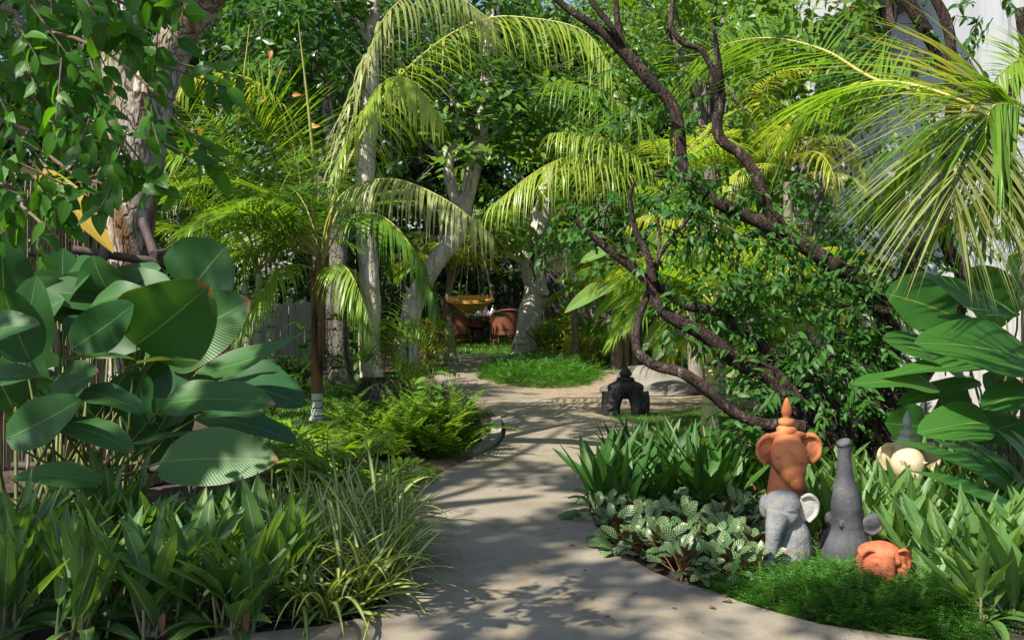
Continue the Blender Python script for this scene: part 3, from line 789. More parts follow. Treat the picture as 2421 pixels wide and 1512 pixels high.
# pot with fern
x, y, z = G3(905, 985); 
r = root('plant_pot', (x, y, 0), 'wide black clay pot below the crested fern', 'pot')
mb = MB()
lathe(mb, (x, y, 0), [(.0, 0), (.19, .0), (.25, .06), (.30, .2), (.31, .3), (.27, .38), (.24, .40), (.26, .43), (.245, .44), (.21, .40), (.0, .39)], 36, 0, .02)
mb.build('bowl', M['pot'], r)
mb = MB(); g = RNG(3)
for k in range(26):
    a = g.uniform(-PI, 0.2) ; rr = .3
    tube(mb, [(x + .05 * math.cos(a), y + .05 * math.sin(a), .44), (x + .25 * math.cos(a), y + .25 * math.sin(a), .46), (x + .33 * math.cos(a + .1), y + .33 * math.sin(a + .1), .33), (x + .335 * math.cos(a + g.normal(0, .2)), y + .335 * math.sin(a), g.uniform(.05, .22))], [.006, .004, .002], 4, 12)
mb.build('hanging_roots', M['bark_brown'], r)

# hanging basket swing
YB = 18.5
c = W3(1113, 706, YB); k = YB / FPX
R0 = 53.5 * k
r = root('hanging_basket', c, 'round woven rattan basket swing hanging on ropes from the tree', 'hanging seat')
mb = MB(); g = RNG(2)
def bowl(a, t):
    rr = R0 * (1 - t)
    return (c[0] + rr * math.cos(a), c[1] + rr * math.sin(a), c[2] - .25 * (1 - (1 - t) ** 2.3))
for kk in range(44):
    for s in (-1, 1):
        pts = [bowl(2 * PI * kk / 44 + s * t * 1.5, min(t, .985)) for t in np.linspace(0, .985, 12)]
        tube(mb, pts, [.008], 4, 12, straight=True)
for t in (.12, .3, .5, .7, .87):
    tube(mb, [bowl(a, t) for a in np.linspace(0, 2 * PI, 40)], [.009], 4, 40, straight=True)
mb.build('woven_bowl', M['rattan'], r)
mb = MB()
inner = []
th = np.linspace(0, 2 * PI, 48, endpoint=False)
lathe(mb, c, [(R0 * .95 * (1 - t) + 1e-4, -.235 * (1 - (1 - t) ** 2.3)) for t in np.linspace(0, 1, 12)], 48)
mb.build('lining', M['rattan'], r)
for dz in (.0, -.032):
    mb = MB(); tube(mb, [(c[0] + R0 * 1.01 * math.cos(a), c[1] + R0 * 1.01 * math.sin(a), c[2] + dz) for a in np.linspace(0, 2 * PI, 48)], [.02], 8, 48, straight=True)
    mb.build('rim', M['rattan'], r)
top = W3(1117, 470, YB)
for a in (-2.9, -1.75, -.35, .15, 1.2, 2.2):
    mb = MB(); tube(mb, [(c[0] + R0 * math.cos(a), c[1] + R0 * math.sin(a), c[2]), top], [.008, .008], 5, 6); mb.build('rope', M['rope'], r)
r.rotation_euler = (.11, 0, 0)

# dining set under the fence
YT = 25.6; k = YT / FPX
tc = W3(1122, 745, YT); tz = tc[2]
r = root('dining_table', (tc[0], YT, 0), 'dark wooden dining table with folded napkins under the basket', 'table')
mb = MB(); lathe(mb, (tc[0], YT, tz - .05), [(0, 0), (.62, 0), (.66, .02), (.66, .045), (.64, .05), (0, .05)], 40); mb.build('tabletop', M['wicker'], r)
for sx, sy in ((-.42, -.3), (.42, -.3), (-.42, .3), (.42, .3)):
    mb = MB(); tube(mb, [(tc[0] + sx, YT + sy, tz - .05), (tc[0] + sx * 1.05, YT + sy * 1.05, 0)], [.035, .03], 6, 4); mb.build('leg', M['wicker'], r)
NP = [(1097, 'leftmost folded white napkin on the dining table'), (1126, 'broad folded white napkin second on the dining table'), (1152, 'folded white napkin third on the dining table'), (1169, 'folded white napkin beside the big wicker chair back')]
for i_, (px, lb) in enumerate(NP):
    q = W3(px, 745, YT - .25 + .12 * (i_ % 2)); h = .27; w = .15 if i_ != 1 else .2
    mb = MB()
    V = [(q[0] - w, q[1], tz + .002), (q[0] + w * .7, q[1] - .05, tz + .002), (q[0] + w * .6, q[1] + .07, tz + .002), (q[0] + w * (.35 if i_ < 2 else -.3), q[1], tz + h)]
    mb.add(V, [[0, 1, 3], [1, 2, 3], [2, 0, 3], [0, 2, 1]])
    tag(mb.build('napkin', M['napkin'], None, False), lb, 'napkin', 'folded napkins on the dining table')
def wicker_chair(x, y, rz, label):
    r = root('wicker_chair', (x, y, 0), label, 'chair', 'wicker chairs round the dining table')
    cs, sn = math.cos(rz), math.sin(rz)
    L = lambda p: (x + p[0] * cs - p[1] * sn, y + p[0] * sn + p[1] * cs, p[2])
    mb = MB()                                        # curved tub back: y- is the back
    n, mz = 25, 8
    V = []
    a = np.linspace(-PI * .5 - 1.75, -PI * .5 + 1.75, n)
    for off in (0, .03):
        for i in range(n):
            f = math.cos((i / (n - 1) - .5) * PI) ** .6 if 0 < i < n - 1 else 0
            top = .62 + .30 * f
            for j in range(mz):
                zz = .30 + (top - .30) * j / (mz - 1)
                rr = .31 + off + .05 * j / (mz - 1)
                V.append(L((rr * math.cos(a[i]), rr * math.sin(a[i]), zz)))
    F = []
    N0 = n * mz
    for i in range(n - 1):
        for j in range(mz - 1):
            q = [i * mz + j, (i + 1) * mz + j, (i + 1) * mz + j + 1, i * mz + j + 1]
            F.append(q[::-1]); F.append([N0 + t for t in q])
        F.append([i * mz + mz - 1, (i + 1) * mz + mz - 1, N0 + (i + 1) * mz + mz - 1, N0 + i * mz + mz - 1])
    mb.add(V, F); mb.build('tub_back', M['wicker'], r)
    mb = MB(); tube(mb, [L(((.345 + .05) * math.cos(a[i]), (.345 + .05) * math.sin(a[i]), .63 + .30 * (math.cos((i / (n - 1) - .5) * PI) ** .6 if 0 < i < n - 1 else 0))) for i in range(n)], [.022], 6, n, straight=True); mb.build('top_rail', M['wicker'], r)
    mb = MB(); lathe(mb, L((0, 0, .38)), [(0, 0), (.29, 0), (.31, .03), (.29, .07), (0, .08)], 24); mb.build('seat', M['wicker'], r)
    for sx in (-1, 1):
        for sy in (-1, 1):
            mb = MB(); tube(mb, [L((sx * .22, sy * .22, .4)), L((sx * .27, sy * .26, 0))], [.022, .018], 6, 4); mb.build('leg', M['wicker'], r)
    mb = MB()
    for sx in (-1, 1): tube(mb, [L((sx * .25, -.24, .14)), L((sx * .25, .24, .14))], [.012], 5, 3)
    tube(mb, [L((-.25, -.24, .28)), L((0, -.25, .36)), L((.25, -.24, .28))], [.012], 5, 9); mb.build('stretcher', M['wicker'], r)
wicker_chair(W3(1196, 0, 24.6)[0], 24.6, .25, 'wicker tub chair with back to the path, nearest the pale trunk')
wicker_chair(W3(1082, 0, 24.9)[0], 24.9, -1.0, 'wicker tub chair at left end of the dining table')
wicker_chair(W3(1115, 0, 26.7)[0], 26.7, 3.0, 'wicker tub chair behind the napkins on the dining table')
wicker_chair(W3(1226, 0, 26.2)[0], 26.2, 1.7, 'wicker tub chair partly hidden behind the pale trunk')

# woven lantern in the palms, pale block on a post
q = W3(1645, 655, 13.4)
r = root('woven_lantern', q, 'reddish woven cane lantern box hanging among lime palm fronds', 'lantern')
mb = MB()
w, h = .34, .42
for fx in range(9):
    for sy in (-1, 1):
        box(mb, (q[0] - w / 2 + w * fx / 8, q[1] + sy * w / 2, q[2]), (.018, .014, h))
        box(mb, (q[0] + sy * w / 2, q[1] - w / 2 + w * fx / 8, q[2]), (.014, .018, h))
for fz in range(11):
    zz = q[2] - h / 2 + h * fz / 10
    for sy in (-1, 1):
        box(mb, (q[0], q[1] + sy * (w / 2 + .012), zz), (w + .03, .010, .016)); box(mb, (q[0] + sy * (w / 2 + .012), q[1], zz), (.010, w, .016))
mb.build('lattice', M['wicker'], r, False)
mb = MB(); box(mb, q, (w * .86, w * .86, h * .95)); mb.build('inner_box', M['sheath'], r, False)
mb = MB(); tube(mb, [(q[0], q[1], q[2] + h / 2), (q[0], q[1], q[2] + 1.6)], [.008], 5, 4, straight=False); mb.build('cord', M['rope'], r)
q = W3(1458, 778, 17.5)
r = root('vent_block_post', (q[0], q[1], 0), 'pale pierced concrete block on a dark stump behind the banana leaves', 'garden ornament')
mb = MB()
for sx in (-1, 0, 1): box(mb, (q[0] + sx * .075, q[1], q[2]), (.03, .12, .24))
for sz in (-1, 0, 1): box(mb, (q[0], q[1], q[2] + sz * .105), (.178, .118, .03))
mb.build('block', M['white'], r, False)
mb = MB(); tube(mb, [(q[0], q[1], 0), (q[0], q[1], q[2] - .12)], [.12, .10], 10, 8, rough=.1); mb.build('stump', M['bark_brown'], r)
# ---------------------------------------------------------------- trees
def pix(pts):
    return [W3(*p) for p in pts]
def rosettes(mb, C, A, k, L, W, prof, droop, seed, ns=3, nc=2, fold=.2, spread=(.9, 1.7), mi=0, bias=None):
    """whorls of leaves: centres C (N,3), axes A (N,3), k leaves each"""
    g = RNG(seed); N = len(C); A = unit(A)
    ref = np.where(np.abs(A[:, 2:3]) < .9, [[0, 0, 1.0]], [[1.0, 0, 0]])
    X = unit(np.cross(A, ref)); Y = np.cross(A, X)
    ph = g.uniform(0, 6.28, (N, 1)) + np.arange(k)[None] * 2.4 + g.normal(0, .2, (N, k))
    th = g.uniform(spread[0], spread[1], (N, k))
    D = np.cos(th)[..., None] * A[:, None] + np.sin(th)[..., None] * (np.cos(ph)[..., None] * X[:, None] + np.sin(ph)[..., None] * Y[:, None])
    D = D.reshape(-1, 3); n = N * k
    P = np.repeat(C, k, 0) + D * L * .15 + np.repeat(A, k, 0) * (g.uniform(-.6, .3, (n, 1)) * L)
    U = unit(np.repeat(A, k, 0) + np.array([0, 0, .8]) + g.normal(0, .3, (n, 3)))
    s = g.uniform(.65, 1.15, n)
    r = np.clip(np.repeat(g.uniform(0, 1, N), k) * .6 + g.uniform(0, .4, n), 0, 1)
    leaves(mb, P, D, U, L * s, W * s, g.uniform(.3, 1, n) * droop, prof, ns, nc, fold, rnd=r, mi=mi, seed=seed)
def blobpts(blobs, seed, shell=.55):
    """points and outward axes inside ellipsoids (centre, radii, count)"""
    g = RNG(seed); C, A = [], []
    for c, r, n in blobs:
        d = unit(g.normal(0, 1, (n, 3)))
        q = g.uniform(shell, 1, n) ** .7 * (1 + .22 * np.sin(d[:, 0] * 5 + c[0] * 3) * np.sin(d[:, 2] * 6 + c[1]) + .12 * np.sin(d[:, 1] * 9))
        C.append(np.asarray(c) + d * q[:, None] * np.asarray(r)); A.append(d + [0, 0, .5])
    return np.vstack(C), np.vstack(A)
def pblob(px, py, Y, rx, ry, dy, n):
    k = Y / FPX
    return (W3(px, py, Y), (rx * k, dy, ry * k), n)
def twigs(mb, C, L, seed, r=.006, mi=0):
    g = RNG(seed); n = len(C)
    d = unit(g.normal(0, 1, (n, 3)) * [1, 1, .5] + [0, 0, -.5])
    sticks(mb, C + d * L * g.uniform(.5, 1.2, (n, 1)), C, r, r * .5, 3, mi)
def tree(label, base, limbs, blobs, leaf, bark, k, L, W, prof='obov', droop=.6, seed=0, name='tree', cat='tree', group=None, ns=3, ntw=.5, rough=.07, nside=12, extra=None, spread=(.9, 1.7)):
    r = root(name, base, label, cat, group)
    mb = MB()
    for i, (pts, rad) in enumerate(limbs):
        tube(mb, pts, rad, nside if rad[0] > .05 else 7, 36 if rad[0] > .05 else 18, rough=rough, seed=seed + i)
    mb.build('trunk', M[bark], r)
    if blobs:
        C, A = blobpts(blobs, seed)
        mb = MB()
        rosettes(mb, C, A, k, L, W, prof, droop, seed, ns=ns, spread=spread)
        if extra: extra(mb)
        nt = int(len(C) * ntw)
        if nt: twigs(mb, C[:nt], L * 3, seed, .005 + L * .01, 1)
        mb.build('crown', [M[leaf], M['pole']], r)
    return r

# left peeling tree, its crown mostly above the picture
Y0 = 7.4
base = [W3(318, 720, Y0)[0], Y0, 0]
limbs = [([base, W3(312, 900, Y0), W3(306, 640, Y0), W3(312, 480, Y0), W3(325, 330, Y0), W3(326, 230, Y0)], [.21, .17, .155, .165, .20, .235]),
         (pix([(312, 300, Y0), (300, 190, Y0), (284, 90, Y0), (270, 0, Y0 + .1), (235, -200, Y0 + .2), (150, -420, Y0)]), [.19, .165, .13, .12, .10, .06]),
         (pix([(335, 310, Y0), (362, 215, Y0), (400, 130, Y0), (440, 60, Y0 - .1), (478, 0, Y0 - .2), (560, -160, Y0 - .5), (700, -330, Y0 - 1)]), [.18, .165, .14, .14, .135, .10, .06]),
         (pix([(478, 5, Y0 - .2), (500, -40, Y0), (640, -170, Y0 + .6)]), [.08, .07, .04]),
         (pix([(330, 250, Y0), (322, 240, Y0 - .1), (318, 225, Y0 - .22)]), [.05, .045, .02])]
bl = [((-4.4, 7.6, 6.2), (1.5, 1.4, .8), 56), ((-2.4, 6.4, 6.4), (1.0, 1.2, .7), 40)]
tree('forked tree with peeling grey bark rising behind the big left leaves', base, limbs, bl, 'broad', 'bark_peel', 10, .17, .075, seed=21, rough=.05, nside=18)

# tree with hanging leaves reaching in from the upper left corner, close to the camera
r = root('fig_tree', (-4.6, 2.2, 0), 'glossy fig tree whose leafy sprays hang into the upper left corner', 'tree')
mb = MB()
tube(mb, [(-4.6, 2.2, 0), (-4.5, 2.3, 1.5), (-4.2, 2.5, 3.0), (-4.4, 2.6, 4.5), (-5.0, 2.3, 7), (-5.8, 1.2, 9.8)], [.22, .19, .17, .14, .10, .05], 12, 40, rough=.06)
for e_ in ((-7.6, -.4, 9.6), (-6.2, 1.8, 10), (-5.5, 4.8, 10.2), (-4.9, -1.0, 9.6)): tube(mb, [(-4.8, 2.5, 6.2), ((-4.8 + e_[0]) / 2, (2.5 + e_[1]) / 2, 8.6), e_], [.07, .05, .02], 8, 20)  # limbs added to carry the unseen shade canopy
br = [[(-4.2, 2.5, 3.0), W3(-150, -30, 3.4), W3(60, 60, 3.4), W3(230, 110, 3.3), W3(380, 230, 3.2)], [(-4.3, 2.5, 2.6), W3(-120, 250, 3.6), W3(60, 330, 3.5), W3(190, 420, 3.4), W3(330, 450, 3.3)],
      [(-4.0, 2.6, 3.3), W3(-60, -140, 3.2), W3(160, -60, 3.1), W3(330, 30, 3.1)], [(-4.3, 2.5, 2.2), W3(-100, 420, 3.8), W3(40, 480, 3.7), W3(110, 540, 3.5)]]
for b_ in br: tube(mb, b_, [.03, .02, .013, .009, .005], 6, 24, rough=.08)
mb.build('trunk', M['bark_brown'], r)
g = RNG(33)
regs = [(-60, 150, -60, 330, 3.3, 4.3, 60), (140, 420, -90, 110, 2.9, 3.6, 20), (140, 250, 130, 340, 3.1, 3.6, 11), (40, 120, 360, 480, 3.2, 3.8, 7), (340, 440, 120, 360, 3.0, 3.4, 6), (-60, 50, 380, 470, 3.7, 4.4, 7), (230, 330, 330, 390, 3.1, 3.4, 5)]
PP, DD, LL, tA, tB = [], [], [], [], []
for (a, b_, c, d, e, f, n) in regs:
    for _ in range(n):
        o = W3(g.uniform(a, b_), g.uniform(c, d), g.uniform(e, f))
        dv = unit(np.array([g.normal(.35, .4), g.normal(0, .4), g.normal(-.75, .3)]))
        ln = g.uniform(.12, .26); kk = int(g.integers(5, 9))
        tA.append(o - dv * .06); tB.append(o + dv * ln)
        sd = unit(np.cross(dv, [0.2, 1, 0.1]))
        for q in range(kk):
            t = (q + .5) / kk
            PP.append(o + dv * ln * t)
            DD.append(dv * .55 + sd * (1 if q % 2 else -1) * .7 + np.array([0, 0, -.35]) + g.normal(0, .28, 3)); LL.append(g.uniform(.065, .105))
PP, DD, LL = np.array(PP), np.array(DD), np.array(LL)
mb = MB()
leaves(mb, PP, DD, unit(np.array([0.1, -.7, .7]) + g.normal(0, .5, PP.shape)), LL, LL * .52, g.uniform(.1, .8, len(PP)), 'ovate', 6, 2, .22, .08, rnd=g.uniform(0, 1, len(PP)), seed=3)
sticks(mb, np.array(tA), np.array(tB), .004, .002, 4, 1)
g = RNG(57); bl = []  # unseen high leaf clumps, added up-sun so their gaps dapple path and beds
for (gx, gy, rx, ry, z, ns_) in ((.15, 5.6, 1.5, .75, 9.8, 9), (1.4, 5.3, .7, .4, 9.6, 2), (-1.8, 5.0, 1.5, 1.0, 9.6, 7), (-.1, 7.5, 1.1, .7, 10, 5), (.7, 10.6, 1.5, 1.2, 10.2, 8), (.9, 4.3, 1.2, .3, 9.4, 3)):
    for q in range(ns_):
        a = g.uniform(0, 6.28); t = g.uniform(0, 1) ** .5
        bl.append(((gx + SUN.x / SUN.z * z + rx * t * math.cos(a), gy + SUN.y / SUN.z * z + ry * t * math.sin(a), z + g.normal(0, .25)), (g.uniform(.35, .6), g.uniform(.3, .45), .22), 17))
C, A = blobpts(bl, 5)
rosettes(mb, C, A, 8, .22, .11, 'ovate', .5, 6, ns=2)
C, A = blobpts([((-4.6, 3.0, 5.2), (1.0, 1.0, .8), 45)], 6)
rosettes(mb, C, A, 9, .13, .065, 'ovate', .6, 7)
mb.build('crown', [M['near'], M['bark_brown']], r)

# pale trunks of the middle distance
Ya = 15.4
tree('straight pale spotted trunk behind the crested fern pot', W3(880, 900, Ya), [(pix([(880, 900, Ya), (872, 800, Ya), (876, 700, Ya), (866, 560, Ya), (862, 430, Ya), (872, 300, Ya), (880, 120, Ya), (885, -80, Ya)]), [.19, .165, .16, .15, .145, .13, .11, .08]),
     (pix([(880, 110, Ya), (850, 60, Ya), (800, 20, Ya), (720, -60, Ya)]), [.06, .05, .04, .03])],
     [pblob(720, 60, Ya, 200, 130, 1.6, 90), pblob(880, -60, Ya, 200, 110, 2.0, 80), pblob(640, 210, 15, 110, 90, 1.3, 40)], 'broad', 'bark_pale', 10, .22, .10, seed=41)
Yb = 17.0
def lit_whorls(mb):
    g = RNG(77)
    C = np.array([W3(g.uniform(960, 1420), 0, 1) * 0 + W3(g.uniform(980, 1420), g.uniform(190, 400), g.uniform(14.6, 16.2)) for _ in range(70)])
    rosettes(mb, C, np.tile([0, -.35, 1.0], (70, 1)) + g.normal(0, .25, (70, 3)), 7, .21, .10, 'obov', .45, 78, ns=4, mi=2)
r = tree('leaning pale forked tree between the palms and the basket', W3(955, 868, Yb), [(pix([(955, 868, Yb), (965, 780, Yb), (985, 700, Yb), (1030, 620, Yb), (1078, 555, Yb), (1100, 480, Yb), (1118, 400, Yb), (1140, 300, Yb), (1150, 220, Yb), (1165, 60, Yb), (1180, -80, Yb)]), [.24, .19, .17, .165, .16, .14, .13, .12, .13, .10, .07]),
     (pix([(1090, 510, Yb), (1068, 440, Yb), (1060, 390, Yb), (1075, 320, Yb), (1070, 200, Yb)]), [.12, .10, .085, .07, .04]), (pix([(1060, 400, Yb), (1035, 360, Yb), (1000, 330, Yb)]), [.05, .045, .02]),
     (pix([(1145, 275, Yb), (1190, 262, Yb - .3), (1260, 255, Yb - .6)]), [.06, .045, .02]), (pix([(1130, 350, Yb), (1155, 330, Yb - .2), (1190, 300, Yb - .4)]), [.05, .035, .02])],
     [pblob(1180, 250, 16.2, 220, 110, 1.4, 95), pblob(1040, 220, 17, 150, 130, 1.5, 60), pblob(1290, 300, 16.5, 130, 100, 1.3, 45), pblob(1130, 20, 17, 200, 130, 1.6, 80)], 'broad', 'bark_pale', 8, .22, .10, seed=43)
mb = MB(); lit_whorls(mb)
mb.build('sunlit_leaves', [M['broad_lit'], M['broad_lit'], M['broad_lit']], r)  # whorls in the sun: same leaves, sunlight put into their brighter colour
Yc = 20.3
tree('gnarled pale trunk standing in the round feathery bed', W3(1240, 848, Yc), [(pix([(1240, 850, Yc), (1246, 800, Yc), (1254, 740, Yc), (1268, 690, Yc), (1258, 640, Yc), (1252, 600, Yc), (1272, 540, Yc), (1290, 470, Yc), (1300, 380, Yc)]), [.31, .26, .25, .235, .22, .23, .22, .16, .1]),
     (pix([(1246, 618, Yc), (1215, 596, Yc), (1190, 580, Yc), (1160, 560, Yc), (1120, 500, Yc), (1090, 460, Yc)]), [.15, .13, .11, .09, .06, .04]), (pix([(1275, 700, Yc), (1286, 692, Yc - .2), (1292, 690, Yc - .3)]), [.13, .11, .07]),
     (pix([(1246, 830, Yc), (1215, 842, Yc - .2), (1190, 850, Yc - .3)]), [.15, .10, .05]), (pix([(1246, 830, Yc), (1270, 845, Yc - .2), (1290, 855, Yc - .3)]), [.15, .10, .05])],
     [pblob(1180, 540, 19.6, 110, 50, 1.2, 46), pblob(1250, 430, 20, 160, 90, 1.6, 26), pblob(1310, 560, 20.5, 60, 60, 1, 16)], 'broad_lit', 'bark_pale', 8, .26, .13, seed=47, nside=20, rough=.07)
tree('dark leaning trunk behind the white banded palm', W3(800, 905, 14.8), [(pix([(808, 915, 14.8), (800, 840, 14.8), (795, 740, 14.8), (800, 600, 15), (790, 400, 15), (760, 150, 15)]), [.21, .16, .14, .13, .11, .07])],
     [pblob(760, 100, 15.4, 140, 140, 1.5, 60), pblob(700, 250, 15.6, 120, 110, 1.4, 46)], 'glossy', 'bark_grey', 9, .2, .09, seed=51)

# dark branching tree on the right
R_ = lambda *p: pix(p)
limbs = [
 (R_((2080, 1010, 7.6), (2085, 900, 7.6), (2110, 810, 7.6), (2085, 740, 7.6), (2040, 675, 7.6), (1960, 620, 7.6), (1870, 563, 7.6), (1800, 525, 7.6), (1715, 488, 7.6), (1655, 445, 7.6), (1614, 390, 7.6), (1606, 310, 7.6), (1588, 245, 7.6), (1540, 195, 7.6), (1485, 135, 7.6), (1425, 75, 7.6), (1340, 20, 7.6), (1250, -60, 7.6)), [.13, .11, .085, .078, .07, .068, .064, .06, .055, .05, .05, .05, .048, .048, .045, .034, .026, .012]),
 (R_((1860, 560, 7.6), (1815, 490, 7.6), (1790, 420, 7.6), (1752, 365, 7.6), (1708, 335, 7.6), (1695, 295, 7.6), (1704, 240, 7.6), (1702, 190, 7.5), (1690, 80, 7.4)), [.055, .05, .048, .046, .042, .04, .036, .03, .015]),
 (R_((2000, 1050, 7.2), (1985, 985, 7.2), (1920, 900, 7.2), (1840, 848, 7.2), (1765, 788, 7.2), (1700, 738, 7.2), (1625, 722, 7.2), (1575, 690, 7.2), (1530, 660, 7.2), (1482, 622, 7.2), (1425, 580, 7.2), (1362, 520, 7.2)), [.062, .055, .055, .05, .042, .04, .038, .04, .036, .034, .028, .015]),
 (R_((1965, 1060, 7.0), (1930, 1010, 7.0), (1880, 950, 7.0), (1825, 890, 7.0), (1745, 855, 7.0), (1672, 795, 7.0), (1600, 758, 7.0), (1560, 728, 7.0), (1542, 690, 7.1), (1532, 655, 7.1)), [.085, .08, .075, .072, .068, .06, .055, .05, .036, .03]),
 (R_((1900, 1010, 6.7), (1850, 1004, 6.7), (1805, 1003, 6.7), (1740, 978, 6.7), (1682, 930, 6.7), (1615, 882, 6.7), (1545, 862, 6.8), (1506, 825, 6.9), (1508, 765, 7.0), (1532, 690, 7.1)), [.05, .045, .042, .042, .04, .038, .036, .034, .032, .026]),
 (R_((1545, 665, 7.1), (1530, 600, 7.1), (1502, 540, 7.1), (1490, 465, 7.1), (1500, 430, 7.1)), [.034, .026, .022, .02, .012]),
 (R_((1548, 655, 7.15), (1556, 610, 7.2), (1580, 575, 7.2), (1640, 500, 7.3), (1680, 450, 7.3)), [.024, .02, .016, .014, .008]),
 (R_((1556, 610, 7.2), (1560, 560, 7.2), (1552, 500, 7.2)), [.014, .012, .006]),
 (R_((1480, 130, 7.6), (1462, 65, 7.6), (1455, -20, 7.6)), [.032, .026, .02]),
 (R_((1478, 120, 7.6), (1445, 65, 7.5), (1400, 5, 7.5), (1370, -60, 7.5)), [.026, .024, .02, .014]),
 (R_((1702, 200, 7.5), (1660, 122, 7.5), (1615, 102, 7.5), (1588, 60, 7.5), (1594, -20, 7.5)), [.026, .026, .024, .022, .018]),
 (R_((1655, 430, 7.6), (1600, 420, 7.5), (1545, 415, 7.4)), [.022, .018, .01]),
 (R_((2090, 745, 7.6), (2128, 690, 7.6), (2152, 615, 7.6), (2175, 560, 7.6)), [.075, .07, .06, .04]),
 (R_((2120, 960, 7.9), (2200, 860, 7.9), (2262, 740, 7.9), (2275, 650, 7.9), (2232, 560, 7.9), (2235, 420, 7.9), (2250, 300, 7.9), (2255, 205, 7.9), (2228, 150, 7.9), (2190, 75, 7.9), (2145, 0, 7.9), (2100, -80, 7.9)), [.08, .07, .06, .058, .055, .055, .06, .062, .06, .055, .05, .04]),
 (R_((2245, 175, 7.9), (2248, 100, 7.9), (2232, 40, 7.9), (2205, -10, 7.9)), [.045, .042, .045, .035]),
 (R_((2300, 420, 8.2), (2345, 280, 8.2), (2390, 225, 8.2), (2425, 130, 8.2), (2410, 20, 8.2)), [.06, .06, .055, .05, .04]),
 (R_((2112, 20, 7.9), (2105, 60, 7.8), (2100, -40, 7.9)), [.04, .03, .03]),
 (R_((2060, 1040, 8.0), (2070, 900, 8.0), (2085, 760, 8.0)), [.12, .1, .05]),
]
base = W3(2040, 1100, 7.4); base[2] = 0
r = root('branching_tree', base, 'sprawling tree with dark reddish winding branches over the right bed', 'tree')
mb = MB()
for i, (p, rad) in enumerate(limbs): tube(mb, p, rad, 12 if rad[0] > .05 else 8, 60, rough=.085, seed=i + 100)
for (px, py) in ((2080, 1010), (2000, 1050), (1965, 1060), (2120, 960), (2060, 1040)):
    q = W3(px, py, 7.4); tube(mb, [(q[0], 7.4, max(q[2] + .1, .2)), (q[0] * .98 + .03, 7.4, .1), (base[0] + (q[0] - base[0]) * .7, 7.4, 0)], [.10, .11, .13], 10, 10, rough=.08, seed=px)
mb.build('trunk', M['bark_dark'], r)
g = RNG(90)
# leafy sprays: zigzag twigs with alternate lanceolate leaves
regs = [(1600, 1830, 400, 600, 7.2, 8.1, 54), (1720, 2150, 540, 900, 7.0, 8.0, 150), (1850, 2120, 400, 620, 7.6, 8.3, 62), (1800, 2080, 800, 1040, 6.8, 7.6, 110), (1900, 2090, 620, 960, 6.9, 7.5, 60), (1540, 1720, 380, 560, 7.0, 7.6, 30), (1640, 1800, 640, 780, 6.9, 7.3, 26),
        (1290, 1480, 470, 590, 7.0, 7.6, 14), (1720, 1840, 900, 990, 6.7, 7.1, 8), (2080, 2280, 60, 240, 7.7, 8.3, 26), (2200, 2400, 180, 330, 7.7, 8.2, 22), (2160, 2260, 620, 780, 7.7, 8.1, 16), (1960, 2100, 60, 200, 8.0, 8.6, 30), (2090, 2330, 290, 640, 7.7, 8.4, 52), (1420, 1700, 120, 330, 7.4, 8.2, 26),
        (2260, 2400, -20, 60, 7.7, 8.1, 8), (1440, 1560, 560, 640, 7.0, 7.3, 8), (1560, 1660, 700, 790, 6.9, 7.1, 8), (1740, 1800, 1000, 1090, 6.5, 6.8, 8)]
PP, DD, LL, tA, tB, RN = [], [], [], [], [], []
for (a, b_, c, d, e, f, n) in regs:
    for _ in range(n):
        o = W3(g.uniform(a, b_), g.uniform(c, d), g.uniform(e, f))
        dv = unit(np.array([g.normal(0, .8), g.normal(-.1, .6), g.normal(-.25, .4)])); ln = g.uniform(.2, .42); kk = int(g.integers(7, 13)); rv = g.uniform(0, 1)
        tA.append(o); tB.append(o + dv * ln)
        sd = unit(np.cross(dv, [0.1, .4, 1]))
        for q in range(kk):
            t = (q + 1) / kk
            PP.append(o + dv * ln * t); DD.append(dv * .6 + sd * (1 if q % 2 else -1) * .75 + np.array([0, 0, -.45]) + g.normal(0, .22, 3)); LL.append(g.uniform(.065, .11)); RN.append(rv * .6 + g.uniform(0, .4))
PP, DD, LL = np.array(PP), np.array(DD), np.array(LL)
mb = MB()
leaves(mb, PP, DD, unit(np.array([-.1, -.25, 1]) + g.normal(0, .4, PP.shape)), LL, LL * .36, g.uniform(.2, .9, len(PP)), 'ovate', 5, 2, .2, .05, rnd=np.array(RN), seed=9)
sticks(mb, np.array(tA), np.array(tB), .0045, .002, 4, 1)
bl = [((3.0, 7.2, 4.9), (1.6, 1.3, .7), 60), ((1.6, 7.4, 4.7), (1.0, 1.0, .6), 26)]
C, A = blobpts(bl, 15)
rosettes(mb, C, A, 9, .12, .045, 'ovate', .8, 16)
mb.build('crown', [M['branchy'], M['bark_dark']], r)

